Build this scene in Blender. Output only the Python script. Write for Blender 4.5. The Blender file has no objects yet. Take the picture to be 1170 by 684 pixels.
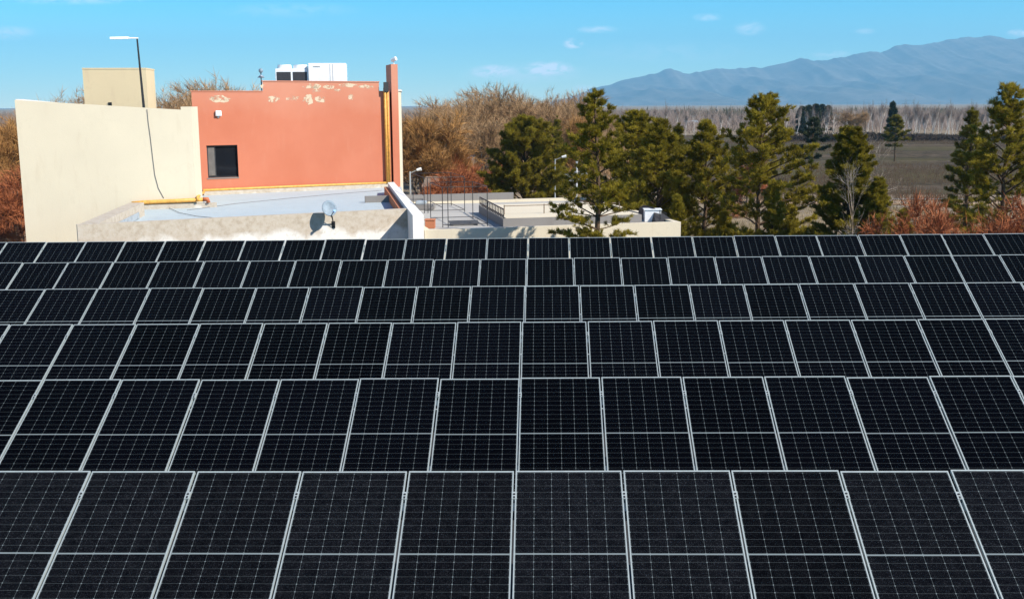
import bpy, bmesh, math, random
from mathutils import Vector, Matrix, noise as mnoise
R = math.radians
S = bpy.context.scene
COL = S.collection
random.seed(11)

# ------------------------------------------------------------------ camera
CAM_H = 9.0
F_PX, CX, CY = 1246.2, 585.0, 342.0          # focal length in photograph pixels (1170 wide)
PITCH, YAW, ROLL = R(10.101), R(-1.933), R(0.30)
_f = Vector((math.sin(YAW) * math.cos(PITCH), math.cos(YAW) * math.cos(PITCH), -math.sin(PITCH)))
_r = Vector((math.cos(YAW), -math.sin(YAW), 0))
_d = _f.cross(_r)
CR = _r * math.cos(ROLL) + _d * math.sin(ROLL)
CD = -_r * math.sin(ROLL) + _d * math.cos(ROLL)
CF = _f
CAM = Vector((0, 0, CAM_H))
cam_data = bpy.data.cameras.new("camera")
cam_data.sensor_width = 36.0
cam_data.lens = F_PX / 1170.0 * 36.0
cam_data.clip_start, cam_data.clip_end = 0.1, 90000
cam = bpy.data.objects.new("camera", cam_data)
COL.objects.link(cam)
m3 = Matrix((CR, -CD, -CF)).transposed()
cam.matrix_world = Matrix.Translation(CAM) @ m3.to_4x4()
S.camera = cam

def ray(px, py):
    return (CF + CR * ((px - CX) / F_PX) + CD * ((py - CY) / F_PX))
def at(px, py, Y):                  # the point of the view ray at world depth Y
    d = ray(px, py); return CAM + d * (Y / d.y)
def at_z(px, py, z):                # the point of the view ray at height z
    d = ray(px, py); return CAM + d * ((z - CAM_H) / d.z)
def on(px, py, p0, n):              # the point of the view ray on a plane
    d = ray(px, py); return CAM + d * ((p0 - CAM).dot(n) / d.dot(n))

# ------------------------------------------------------------------ light, sky, exposure
SUN_TO = Vector((1.1, -0.58, 1.0)).normalized()       # towards the sun: right of and behind the camera
sun_elev = math.asin(SUN_TO.z)
sun_az = math.atan2(SUN_TO.x, SUN_TO.y)                 # from +Y towards +X
sd = bpy.data.lights.new("sun", "SUN")
sd.energy, sd.angle, sd.color = 4.9, R(0.53), (1.0, 0.93, 0.83)
sun = bpy.data.objects.new("sun", sd); COL.objects.link(sun)
sun.rotation_euler = SUN_TO.to_track_quat('Z', 'Y').to_euler()
sun.location = (30, -30, 60)

W = bpy.data.worlds.new("World"); S.world = W; W.use_nodes = True
wn, wl = W.node_tree.nodes, W.node_tree.links
bg = wn["Background"]; bg.inputs[1].default_value = 0.10
sky = wn.new("ShaderNodeTexSky"); sky.sky_type = 'NISHITA'; sky.sun_disc = False
sky.sun_elevation, sky.sun_rotation = sun_elev, sun_az
sky.altitude, sky.air_density, sky.dust_density, sky.ozone_density = 900, 1.25, 0.15, 2.2
SKY_LOW, SKY_HIGH = (1.08, 1.34, 1.42), (0.01, 0.70, 1.12)
SKY_UP = (.62, .72, .95)

S.view_settings.view_transform = 'Standard'
S.view_settings.look = 'None'
S.view_settings.gamma = 1.0
S.view_settings.exposure = 0.75
S.view_settings.use_curve_mapping = False
S.cycles.use_denoising = True
S.cycles.max_bounces = 6
S.cycles.transparent_max_bounces = 12

def wmath(op, a, b=None, clamp=False):
    n = wn.new("ShaderNodeMath"); n.operation = op; n.use_clamp = clamp
    for i, v in enumerate((a, b)):
        if v is None: continue
        if isinstance(v, (int, float)): n.inputs[i].default_value = v
        else: wl.new(v, n.inputs[i])
    return n.outputs[0]
geo = wn.new("ShaderNodeTexCoord"); sep = wn.new("ShaderNodeSeparateXYZ")
wl.new(geo.outputs["Generated"], sep.inputs[0])
ysafe = wmath('MAXIMUM', sep.outputs[1], 0.05)
cu = wmath('DIVIDE', sep.outputs[0], ysafe); cv = wmath('DIVIDE', sep.outputs[2], ysafe)
mp = wn.new("ShaderNodeCombineXYZ"); wl.new(cu, mp.inputs[0]); wl.new(wmath('MULTIPLY', cv, 2.2), mp.inputs[1])
nz = wn.new("ShaderNodeTexNoise"); nz.inputs["Scale"].default_value = 62; nz.inputs["Detail"].default_value = 9; nz.inputs["Distortion"].default_value = .6
nz.inputs["Roughness"].default_value = 0.62
wl.new(mp.outputs[0], nz.inputs["Vector"])
total = None
for (px, py, rx, ry, st) in [(565, 82, 32, 9, 1.3), (627, 79, 34, 10, 1.5), (655, 50, 13, 7, 1.4), (683, 34, 26, 5, .55), (808, 20, 18, 5, .55), (857, 33, 20, 9, .5),
                             (600, 84, 80, 13, .35), (668, 101, 16, 5, .45), (12, 38, 34, 9, .5), (90, 0, 90, 6, .4), (988, 36, 14, 4, .35), (950, 63, 26, 6, .5), (1163, 38, 14, 5, .9),
                             (330, 12, 90, 10, .16), (760, 60, 120, 14, .14)]:
    d = ray(px, py); u0, v0 = d.x / d.y, d.z / d.y
    a = wmath('DIVIDE', wmath('SUBTRACT', cu, u0), rx / F_PX); b = wmath('DIVIDE', wmath('SUBTRACT', cv, v0), ry / F_PX)
    r2 = wmath('ADD', wmath('MULTIPLY', a, a), wmath('MULTIPLY', b, b))
    m = wmath('MULTIPLY', wmath('POWER', wmath('SUBTRACT', 1.0, r2, True), 1.3), st)
    total = m if total is None else wmath('MAXIMUM', total, m)
cl = wmath('MULTIPLY', total, wmath('MULTIPLY', wmath('SUBTRACT', nz.outputs["Fac"], 0.36), 5.2, True), True)
tint = wn.new("ShaderNodeMix"); tint.data_type = 'RGBA'; tint.blend_type = 'MULTIPLY'; tint.inputs["Factor"].default_value = 1
wl.new(sky.outputs[0], tint.inputs["A"]); tm = wn.new("ShaderNodeMix"); tm.data_type = 'RGBA'; wl.new(wmath('POWER', wmath('DIVIDE', wmath('MAXIMUM', sep.outputs[2], 0.0), .12, True), .6), tm.inputs["Factor"])
tm.inputs["A"].default_value = (*SKY_LOW, 1); tm.inputs["B"].default_value = (*SKY_HIGH, 1); tm2 = wn.new("ShaderNodeMix"); tm2.data_type = 'RGBA'; wl.new(wmath('DIVIDE', wmath('SUBTRACT', sep.outputs[2], 0.14), .25, True), tm2.inputs["Factor"])
wl.new(tm.outputs["Result"], tm2.inputs["A"]); tm2.inputs["B"].default_value = (*SKY_UP, 1); wl.new(tm2.outputs["Result"], tint.inputs["B"])
mix = wn.new("ShaderNodeMix"); mix.data_type = 'RGBA'
wl.new(cl, mix.inputs["Factor"]); wl.new(tint.outputs["Result"], mix.inputs["A"]); mix.inputs["B"].default_value = (9.5, 9.8, 10.2, 1)
wl.new(mix.outputs["Result"], bg.inputs[0])

# ------------------------------------------------------------------ material helpers
class NT:
    def __init__(s, name):
        s.m = bpy.data.materials.new(name); s.m.use_nodes = True
        s.n, s.l = s.m.node_tree.nodes, s.m.node_tree.links
        s.b = s.n["Principled BSDF"]
    def put(s, sock, v):
        if isinstance(v, (int, float)): sock.default_value = v
        elif isinstance(v, tuple): sock.default_value = (*v, 1) if len(v) == 3 and sock.type == 'RGBA' else v
        else: s.l.new(v, sock)
    def math(s, op, a, b=0.0, c=None, clamp=False):
        n = s.n.new("ShaderNodeMath"); n.operation = op; n.use_clamp = clamp
        s.put(n.inputs[0], a); s.put(n.inputs[1], b)
        if c is not None: s.put(n.inputs[2], c)
        return n.outputs[0]
    def mix(s, f, a, b, blend='MIX'):
        n = s.n.new("ShaderNodeMix"); n.data_type = 'RGBA'; n.blend_type = blend
        s.put(n.inputs["Factor"], f); s.put(n.inputs["A"], a); s.put(n.inputs["B"], b)
        return n.outputs["Result"]
    def coord(s, kind="Object", scale=(1, 1, 1), loc=(0, 0, 0)):
        if kind == "World":
            c = s.n.new("ShaderNodeNewGeometry").outputs["Position"]
        else:
            c = s.n.new("ShaderNodeTexCoord").outputs[kind]
        m = s.n.new("ShaderNodeMapping"); s.l.new(c, m.inputs[0])
        m.inputs["Scale"].default_value = scale; m.inputs["Location"].default_value = loc
        return m.outputs[0]
    def noise(s, vec, scale, detail=4, rough=.55):
        n = s.n.new("ShaderNodeTexNoise"); s.l.new(vec, n.inputs["Vector"])
        n.inputs["Scale"].default_value = scale; n.inputs["Detail"].default_value = detail; n.inputs["Roughness"].default_value = rough
        return n.outputs["Fac"]
    def ramp(s, f, lo, hi):
        n = s.n.new("ShaderNodeMapRange"); n.clamp = True
        s.put(n.inputs[0], f); n.inputs[1].default_value = lo; n.inputs[2].default_value = hi
        return n.outputs[0]
    def rand(s):
        return s.n.new("ShaderNodeObjectInfo").outputs["Random"]
    def set(s, **k):
        for a, v in k.items():
            s.put(s.b.inputs[a.replace("_", " ")], v)
        return s.m
    def bump(s, h, dist, strength=1.0):
        n = s.n.new("ShaderNodeBump"); n.inputs["Distance"].default_value = dist; n.inputs["Strength"].default_value = strength
        s.l.new(h, n.inputs["Height"]); s.l.new(n.outputs[0], s.b.inputs["Normal"])

def plain(name, c, rough=.6, metal=0.0, var=.15, scale=3.0, spec=.4):
    t = NT(name); v = t.coord("World")
    f = t.noise(v, scale, 5)
    c2 = tuple(x * (1 - var * 2) for x in c); c1 = tuple(min(1, x * (1 + var)) for x in c)
    return t.set(Base_Color=t.mix(t.ramp(f, .3, .7), c2, c1), Roughness=rough, Metallic=metal, Specular_IOR_Level=spec)

def wall_mat(name, c, dirt=(.45, .40, .33), amount=.35, bump=.004):
    t = NT(name); v = t.coord("World"); vs = t.coord("World", (1.2, 1.2, .22))
    f = t.noise(v, .55, 6, .6); g = t.noise(vs, 2.6, 6, .7); h = t.noise(v, 26, 3)
    base = t.mix(t.ramp(f, .3, .72), tuple(x * .93 for x in c), c)
    base = t.mix(t.math('MULTIPLY', t.ramp(g, .55, .8), amount), base, dirt)
    vo = t.n.new("ShaderNodeTexVoronoi"); vo.feature = 'DISTANCE_TO_EDGE'; vo.inputs["Scale"].default_value = .42
    wob = t.n.new("ShaderNodeVectorMath"); wob.operation = 'MULTIPLY_ADD'; cn = t.n.new("ShaderNodeTexNoise"); cn.inputs["Scale"].default_value = 1.6; cn.inputs["Detail"].default_value = 6
    t.l.new(v, cn.inputs["Vector"]); t.l.new(cn.outputs["Color"], wob.inputs[0]); wob.inputs[1].default_value = (1.3, 1.3, 1.3); t.l.new(v, wob.inputs[2]); t.l.new(wob.outputs[0], vo.inputs["Vector"])
    crack = t.math('MULTIPLY', t.math('SUBTRACT', 1.0, t.ramp(vo.outputs["Distance"], .0, .011)), t.ramp(f, .45, .6))
    base = t.mix(t.math('MULTIPLY', crack, .11), base, tuple(x * .45 for x in c))          # hairline cracks
    base = t.mix(t.math('MULTIPLY', t.ramp(h, .35, .65), .06), base, tuple(x * .6 for x in c))
    t.set(Base_Color=base, Roughness=.85, Specular_IOR_Level=.2); t.bump(h, bump)
    return t.m

def leaf_mat(name, dark, light, rough=.6, hue=.0, trans=.0):
    t = NT(name); v = t.coord("World"); f = t.noise(v, .9, 4, .6); g = t.noise(v, 6.0, 3, .6); o = t.rand()
    k = t.math('ADD', t.math('MULTIPLY', f, .6), t.math('MULTIPLY', g, .4))
    c = t.mix(t.ramp(k, .38, .62), dark, light)
    c = t.mix(t.math('MULTIPLY', o, .25), c, tuple(x * .7 for x in dark))
    t.set(Base_Color=c, Roughness=rough, Specular_IOR_Level=.1)
    if trans:                                       # thin needles let some light through
        tl = t.n.new("ShaderNodeBsdfTranslucent"); t.l.new(c, tl.inputs["Color"]); mx = t.n.new("ShaderNodeMixShader"); mx.inputs[0].default_value = trans
        t.l.new(t.b.outputs[0], mx.inputs[1]); t.l.new(tl.outputs[0], mx.inputs[2]); t.l.new(mx.outputs[0], t.n["Material Output"].inputs["Surface"])
    return t.m

# ------------------------------------------------------------------ mesh helpers
class MB:
    def __init__(s): s.v, s.f, s.mi = [], [], []
    def add(s, vs, fs, mi=0):
        o = len(s.v); s.v += [tuple(p) for p in vs]
        s.f += [tuple(i + o for i in f) for f in fs]; s.mi += [mi] * len(fs)
        return s
    def box(s, x0, x1, y0, y1, z0, z1, mi=0):
        return s.add([(x0, y0, z0), (x1, y0, z0), (x1, y1, z0), (x0, y1, z0), (x0, y0, z1), (x1, y0, z1), (x1, y1, z1), (x0, y1, z1)],
                     [(0, 3, 2, 1), (4, 5, 6, 7), (0, 1, 5, 4), (1, 2, 6, 5), (2, 3, 7, 6), (3, 0, 4, 7)], mi)
    def prism(s, foot, z0, z1, mi=0):          # foot: ccw (x, y) list; z1 may be a list
        n = len(foot); zt = z1 if isinstance(z1, (list, tuple)) else [z1] * n
        vs = [(p[0], p[1], z0) for p in foot] + [(p[0], p[1], zt[i]) for i, p in enumerate(foot)]
        fs = [tuple(range(n))[::-1], tuple(range(n, 2 * n))] + [(i, (i + 1) % n, n + (i + 1) % n, n + i) for i in range(n)]
        return s.add(vs, fs, mi)
    def slab(s, poly, off, mi=0):              # planar polygon pushed along off
        n = len(poly); vs = [Vector(p) for p in poly] + [Vector(p) + off for p in poly]
        fs = [tuple(range(n)), tuple(range(n, 2 * n))[::-1]] + [(i, n + i, n + (i + 1) % n, (i + 1) % n) for i in range(n)]
        return s.add(vs, fs, mi)
    def tube(s, pts, r, n=6, mi=0, cap=True):
        pts = [Vector(p) for p in pts]; rs = r if isinstance(r, (list, tuple)) else [r] * len(pts)
        o = len(s.v); prev = None
        for i, p in enumerate(pts):
            t = (pts[min(i + 1, len(pts) - 1)] - pts[max(i - 1, 0)]).normalized()
            a = t.orthogonal().normalized() if prev is None else (prev - t * prev.dot(t)).normalized()
            prev = a; b = t.cross(a)
            for k in range(n):
                w = 2 * math.pi * k / n
                s.v.append(tuple(p + (a * math.cos(w) + b * math.sin(w)) * rs[i]))
        for i in range(len(pts) - 1):
            for k in range(n):
                q = o + i * n; s.f.append((q + k, q + (k + 1) % n, q + n + (k + 1) % n, q + n + k)); s.mi.append(mi)
        if cap:
            s.f.append(tuple(range(o, o + n))[::-1]); s.f.append(tuple(range(o + (len(pts) - 1) * n, o + len(pts) * n))); s.mi += [mi, mi]
        return s
    def build(s, name, mats, parent=None, smooth=False, bevel=0, fix=True):
        me = bpy.data.meshes.new(name); me.from_pydata(s.v, [], s.f)
        for m in (mats if isinstance(mats, (list, tuple)) else [mats]): me.materials.append(m)
        me.polygons.foreach_set("material_index", s.mi)
        if smooth: me.polygons.foreach_set("use_smooth", [True] * len(me.polygons))
        if fix and len(s.f) < 3000:
            b = bmesh.new(); b.from_mesh(me); bmesh.ops.recalc_face_normals(b, faces=b.faces)
            if bevel: bmesh.ops.bevel(b, geom=list(b.edges), offset=bevel, segments=2, affect='EDGES', clamp_overlap=True)
            b.to_mesh(me); b.free()
        me.update()
        o = bpy.data.objects.new(name, me); COL.objects.link(o)
        if parent: o.parent = parent
        return o

def tag(o, label=None, cat=None, group=None, kind=None):
    if label: o["label"] = label
    if cat: o["category"] = cat
    if group: o["group"] = group
    if kind: o["kind"] = kind
    return o
def empty(name, loc=(0, 0, 0), label=None, cat=None, group=None):
    o = bpy.data.objects.new(name, None); COL.objects.link(o); o.location = loc; o.empty_display_size = .2
    return tag(o, label, cat, group)
def copy_tree(o, parent=None):
    c = o.copy(); COL.objects.link(c)
    if parent: c.parent = parent; c.matrix_parent_inverse = o.matrix_parent_inverse
    for ch in list(o.children): copy_tree(ch, c)
    return c
def local(o, vecs): return [Vector(v) - o.location for v in vecs]

# ------------------------------------------------------------------ materials
M = {}
M['alu'] = plain('brushed_aluminium', (.39, .435, .42), .5, .35, .06, 20)
M['steel'] = plain('galvanised_steel', (.42, .44, .45), .5, .6, .1, 8)
M['black'] = plain('black_steel', (.018, .018, .02), .55, .0, .2, 8)
M['cream'] = wall_mat('cream_render', (.615, .545, .41), (.46, .375, .26), .42)
M['cream_warm'] = wall_mat('ochre_cream_render', (.64, .52, .33), (.46, .33, .23), .5)
M['white_wall'] = wall_mat('white_render', (.58, .56, .52), (.42, .38, .33), .3)
M['white'] = plain('white_enamel', (.80, .81, .80), .35, 0, .04, 6)
M['grille'] = plain('dark_condenser_grille', (.05, .05, .055), .6, .3, .25, 30)
M['membrane'] = wall_mat('pale_blue_roof_membrane', (.40, .465, .49), (.31, .345, .36), .9)
M['terrace_roof'] = wall_mat('weathered_grey_roof_screed', (.40, .385, .35), (.26, .24, .21), .7)
M['grey_sheet'] = wall_mat('grey_painted_upstand', (.22, .205, .19), (.14, .125, .11), .5)
M['pipe'] = plain('yellow_gas_pipe', (.66, .33, .065), .55, 0, .15, 8)
M['pipe_end'] = plain('rusty_orange_pipe', (.45, .12, .04), .6, 0, .2, 8)
M['brick'] = wall_mat('terracotta_brick', (.42, .16, .08), (.25, .1, .06), .5)
M['dish'] = plain('pale_grey_dish', (.20, .26, .31), .6, .0, .12, 10)
M['blue'] = plain('blue_plastic', (.05, .22, .50), .4, 0, .05, 10)
M['cable'] = plain('grey_cable', (.16, .15, .15), .6, 0, .1, 10)
M['bark'] = plain('pine_bark', (.10, .065, .04), .9, 0, .3, 9, .1)
M['grey_bark'] = plain('grey_bare_bark', (.16, .125, .095), .9, 0, .3, 5, .1)
M['pale_bark'] = plain('pale_poplar_bark', (.64, .59, .53), .85, 0, .15, 4, .1)
M['tan_bark'] = plain('greyish_tan_bark', (.24, .185, .13), .9, 0, .25, 6, .1)
M['twig_bark'] = plain('rusty_tan_bark', (.34, .20, .11), .9, 0, .25, 6, .1)
M['needles'] = leaf_mat('olive_pine_needles', (.105, .088, .010), (.41, .325, .034), trans=.42)
M['needles_dark'] = leaf_mat('deep_green_needles', (.066, .060, .010), (.29, .24, .030), trans=.42)
M['needles_far'] = leaf_mat('dull_green_needles', (.03, .04, .018), (.06, .065, .03))
M['twig_grey'] = leaf_mat('grey_brown_twigs', (.255, .16, .085), (.46, .29, .145), .9)
M['twig_ochre'] = leaf_mat('ochre_twigs', (.27, .135, .045), (.44, .235, .08), .9)
M['twig_rust'] = leaf_mat('rust_red_twigs', (.235, .075, .032), (.42, .150, .062), .9)
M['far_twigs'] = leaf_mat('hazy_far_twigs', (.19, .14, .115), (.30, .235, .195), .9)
M['twig_pale'] = leaf_mat('pale_twigs', (.33, .27, .215), (.50, .42, .34), .9)
M['straw'] = leaf_mat('dry_straw_grass', (.18, .135, .07), (.36, .28, .16), .9)
M['wood'] = plain('weathered_wood', (.22, .16, .11), .85, 0, .2, 6)
M['lens'] = plain('lamp_lens', (.75, .76, .76), .2, 0, .03, 6)
M['house_ochre'] = wall_mat('ochre_house_render', (.36, .27, .16), (.2, .15, .1), .6)
M['roof_tin'] = plain('tin_roof', (.42, .46, .48), .5, .3, .15, 3)

def make_red():
    t = NT('salmon_red_render'); v = t.coord("World"); vs = t.coord("World", (1.1, 1.1, .18))
    f = t.noise(v, .35, 5, .6); g = t.noise(vs, 3.0, 6, .7); h = t.noise(v, 30, 3)
    c = t.mix(t.ramp(f, .3, .7), (.435, .138, .076), (.48, .165, .096))
    c = t.mix(t.math('MULTIPLY', t.ramp(g, .55, .8), .22), c, (.54, .27, .18))
    sz = t.n.new("ShaderNodeSeparateXYZ"); t.l.new(v, sz.inputs[0])
    up = t.math('MULTIPLY', t.ramp(t.math('ADD', sz.outputs[2], t.math('MULTIPLY', f, 1.6)), 9.2, 11.2), .5)      # sun-bleached paint along the top
    c = t.mix(up, c, (.50, .27, .19)); c = t.mix(t.math('MULTIPLY', t.ramp(t.noise(v, 1.6, 6, .7), .52, .75), .25), c, (.42, .13, .075))
    t.set(Base_Color=c, Roughness=.85, Specular_IOR_Level=.2); t.bump(h, .003)
    return t
M['red'] = make_red().m

def make_glass():
    t = NT('monocrystalline_cells')
    c = t.n.new("ShaderNodeTexCoord").outputs["Object"]
    sp = t.n.new("ShaderNodeSeparateXYZ"); t.l.new(c, sp.inputs[0])
    X, Y = sp.outputs[0], sp.outputs[1]
    W6, H24 = 1.092 / 6, 0.0895
    def edge(v, pitch):         # distance to the nearest cell edge
        fr = t.math('FRACT', t.math('DIVIDE', v, pitch)); a = t.math('ABSOLUTE', t.math('SUBTRACT', fr, .5))
        return t.math('MULTIPLY', t.math('SUBTRACT', .5, a), pitch)
    ex = edge(t.math('ADD', X, 1.092 * 3), W6)
    yy = t.math('ABSOLUTE', t.math('SUBTRACT', Y, 1.1175))
    ey = edge(t.math('SUBTRACT', yy, .009), H24)
    mid = t.math('LESS_THAN', yy, .0085)
    outer = t.math('GREATER_THAN', t.math('ABSOLUTE', X), .549)
    outer = t.math('MAXIMUM', outer, t.math('GREATER_THAN', yy, .009 + 12 * H24 + .003))
    lx = t.math('LESS_THAN', ex, .0016); ly = t.math('LESS_THAN', ey, .0011)
    dia = t.math('LESS_THAN', t.math('ADD', ex, ey), .0085)
    sub = edge(t.math('ADD', X, 1.092 * 3), W6 / 10)
    bus = t.math('LESS_THAN', sub, .0004)
    wv = t.coord("World")
    dust = t.ramp(t.noise(wv, 9.0, 6, .8), .30, .85)
    speck = t.ramp(t.noise(wv, 70, 4, .8), .54, .74)
    rnd = t.rand()
    cell = t.mix(t.ramp(rnd, 0, 1), (.0003, .0004, .0009), (.0010, .0012, .0024))
    cell = t.mix(t.math('MULTIPLY', bus, .3), cell, (.03, .034, .038))
    k = t.math('MULTIPLY', lx, .42); k = t.math('MAXIMUM', k, t.math('MULTIPLY', ly, .34)); k = t.math('MAXIMUM', k, t.math('MULTIPLY', dia, .8))
    k = t.math('MAXIMUM', k, t.math('MULTIPLY', mid, .95))
    colr = t.mix(k, cell, (.16, .19, .195))
    colr = t.mix(outer, colr, (.004, .004, .005))
    dirt = t.math('ADD', t.math('MULTIPLY', dust, .004), t.math('MULTIPLY', t.math('MULTIPLY', speck, t.math('ADD', dust, .25)), .03))
    sw = t.n.new("ShaderNodeSeparateXYZ"); t.l.new(wv, sw.inputs[0])
    row = t.math('SUBTRACT', 1.0, t.ramp(sw.outputs[1], 11.6, 13.0))          # the nearest row has gathered more dust
    nearness = t.math('MULTIPLY', t.math('MULTIPLY', dirt, t.math('ADD', .45, t.math('MULTIPLY', rnd, .6))), t.math('ADD', .12, t.math('MULTIPLY', row, 5.0)))
    colr = t.mix(nearness, colr, (.38, .41, .46))
    return t.set(Base_Color=colr, Roughness=t.math('ADD', .10, t.math('MULTIPLY', dust, .12)), Specular_IOR_Level=.05, IOR=1.25)
M['cells'] = make_glass()

# ------------------------------------------------------------------ setting: ground, field, path, mountains
def sheet(name, pts, mat, kind='structure'):
    o = MB().add(pts, [tuple(range(len(pts)))]).build(name, mat); tag(o, kind=kind); return o
t = NT('dry_earth'); v = t.coord("World"); a = t.noise(v, .06, 6, .65); b = t.noise(v, .9, 6, .7); c_ = t.noise(v, 6, 4, .7)
c = t.mix(t.ramp(a, .35, .65), (.19, .15, .10), (.30, .235, .16)); c = t.mix(t.math('MULTIPLY', t.ramp(b, .45, .65), .7), c, (.12, .095, .065))
c = t.mix(t.math('MULTIPLY', t.ramp(c_, .55, .7), .45), c, (.42, .36, .27))
t.set(Base_Color=c, Roughness=.95, Specular_IOR_Level=.1); t.bump(b, .25); M['earth'] = t.m
sheet('ground', [(-15000, -300, 0), (15000, -300, 0), (15000, 14600, 0), (-15000, 14600, 0)], M['earth'])

t = NT('dark_fallow_soil'); v = t.coord("World", (.25, 1, 1)); a = t.noise(v, .05, 7, .7); ol = t.noise(t.coord('World', (.5, 1, 1)), .04, 6, .65); b = t.noise(t.coord("World", (.6, .22, 1)), 1.1, 7, .78)
s2 = t.noise(t.coord("World", (.05, 1, 1)), .09, 5, .6)
c = t.mix(t.ramp(b, .35, .65), (.022, .016, .008), (.085, .064, .036)); c = t.mix(t.math('MULTIPLY', t.ramp(a, .48, .68), .65), c, (.12, .082, .056)); c = t.mix(t.math('MULTIPLY', t.ramp(ol, .46, .58), .8), c, (.075, .064, .022))
c = t.mix(t.math('MULTIPLY', t.math('MULTIPLY', t.ramp(s2, .52, .70), t.ramp(b, .35, .6)), .6), c, (.19, .135, .09))
t.set(Base_Color=c, Roughness=.95, Specular_IOR_Level=.1); t.bump(b, .3); M['field'] = t.m
sheet('field', [(14, 112, .06), (110, 104, .06), (165, 300, .06), (20, 330, .06)], M['field'])
M['path'] = plain('ochre_dirt_track', (.40, .27, .16), .95, 0, .2, 1.2, .1)
sheet('path', [(10, 100.5, .05), (110, 92, .05), (110, 97, .05), (10, 105, .05)], M['path'])

# mountains: one long rugged range far to the right
def make_mountains():
    prof = [(430, 124), (600, 122), (645, 113), (668, 105), (700, 94), (735, 86), (762, 81), (800, 81), (850, 78), (885, 75), (905, 69), (950, 67), (985, 60), (1010, 57), (1040, 52),
            (1065, 49), (1090, 44), (1112, 41), (1130, 40), (1150, 44), (1175, 42), (1230, 34), (1300, 44), (1420, 52), (1600, 70)]
    Y0, K = 11520.0, 3.2
    ks = []
    for px, py in prof:
        p = at(px, py, Y0); ks.append((p.x, p.z))
    def hgt(x):
        for i in range(len(ks) - 1):
            if ks[i][0] <= x <= ks[i + 1][0]:
                u = (x - ks[i][0]) / (ks[i + 1][0] - ks[i][0]); return ks[i][1] * (1 - u) + ks[i + 1][1] * u
        return ks[0][1] if x < ks[0][0] else ks[-1][1]
    nx, ny = 620, 70
    x0, x1 = ks[0][0], ks[-1][0]
    vs, fs = [], []
    for j in range(ny):
        w = j / (ny - 1)
        y = 7520 + w * 6700
        k = (y - 7520) / (Y0 - 7520)
        for i in range(nx):
            x = x0 + (x1 - x0) * i / (nx - 1)
            ridge = hgt(x * (Y0 / max(y, Y0)) if y > Y0 else x)
            e = min(k, 1.0) ** 1.25 if k <= 1 else max(0, 1 - (k - 1) * 2.2)
            n = mnoise.fractal(Vector((x * .0035 / K, y * .0022 / K, 1.3)), 1.0, 2.1, 6)
            gul = abs(mnoise.noise(Vector((x * .006 / K + y * .0012 / K, y * .001 / K, 7.7)))) + abs(mnoise.noise(Vector((x * .016 / K, y * .004 / K, 3.1)))) * .5
            env = math.sin(min(1, k) * math.pi) if k < 1 else 0
            z = ridge * e + ((n * 24 - gul * 38) * env * min(1, ridge / 380) + mnoise.fractal(Vector((x * .012 / K, 0, 5)), 1, 2, 7) * 13 * e * min(1, ridge / 250)) * K
            vs.append((x, y, max(z, -.5)))
    for j in range(ny - 1):
        for i in range(nx - 1):
            q = j * nx + i; fs.append((q, q + 1, q + nx + 1, q + nx))
    t = NT('bare_mountain_rock'); v = t.coord("World"); a = t.noise(v, .0013, 6, .65); b = t.noise(v, .01, 5, .7)
    c = t.mix(t.ramp(a, .35, .65), (.09, .08, .07), (.20, .17, .14)); c = t.mix(t.math('MULTIPLY', t.ramp(b, .4, .6), .6), c, (.055, .055, .045))
    t.set(Base_Color=c, Roughness=.95, Specular_IOR_Level=.05)
    o = MB().add(vs, fs).build('mountains', t.m, smooth=True, fix=False); tag(o, kind='structure')
make_mountains()

# air: one closed box round the camera and everything
def make_haze():
    m = bpy.data.materials.new('thin_haze'); m.use_nodes = True
    n, l = m.node_tree.nodes, m.node_tree.links
    n.remove(n["Principled BSDF"])
    pv = n.new("ShaderNodeVolumePrincipled"); pv.inputs["Density"].default_value = HAZE
    pv.inputs["Color"].default_value = (.30, .70, 1.0, 1); pv.inputs["Anisotropy"].default_value = 0.0
    l.new(pv.outputs[0], n["Material Output"].inputs["Volume"])
    o = MB().box(-15100, 15100, -320, 14700, -1.5, 880).build('haze', m); tag(o, kind='stuff')
HAZE = 0.000103
make_haze()

# ------------------------------------------------------------------ solar array on the roof
P, PW, PL = 1.15, 1.127, 2.235
TILT, SX = R(27.58), R(0.4337)
ROWS = [(-0.56, 30.616, -3.69), (-0.52, 26.719, -3.737), (-0.479, 22.841, -3.774), (-0.459, 18.92, -3.77), (-0.394, 15.115, -3.827), (-0.351, 11.187, -3.857)]
ROOF_Z = 3.72
ROT = Matrix.Rotation(-SX, 4, 'Y') @ Matrix.Rotation(TILT, 4, 'X')

t = NT('dark_roof_membrane'); v = t.coord("World"); b = t.noise(v, 1.5, 6, .7)
t.set(Base_Color=t.mix(t.ramp(b, .3, .7), (.014, .014, .015), (.03, .03, .032)), Roughness=.9); M['roofdeck'] = t.m
deck = MB().box(-24, 24, 4.0, 31.7, ROOF_Z - .35, ROOF_Z).build('roof', M['roofdeck']); tag(deck, kind='structure')
dw = MB().box(-23.7, 23.7, 4.3, 31.4, -.2, ROOF_Z - .352).build('wall', M['cream']); tag(dw, kind='structure')

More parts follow.
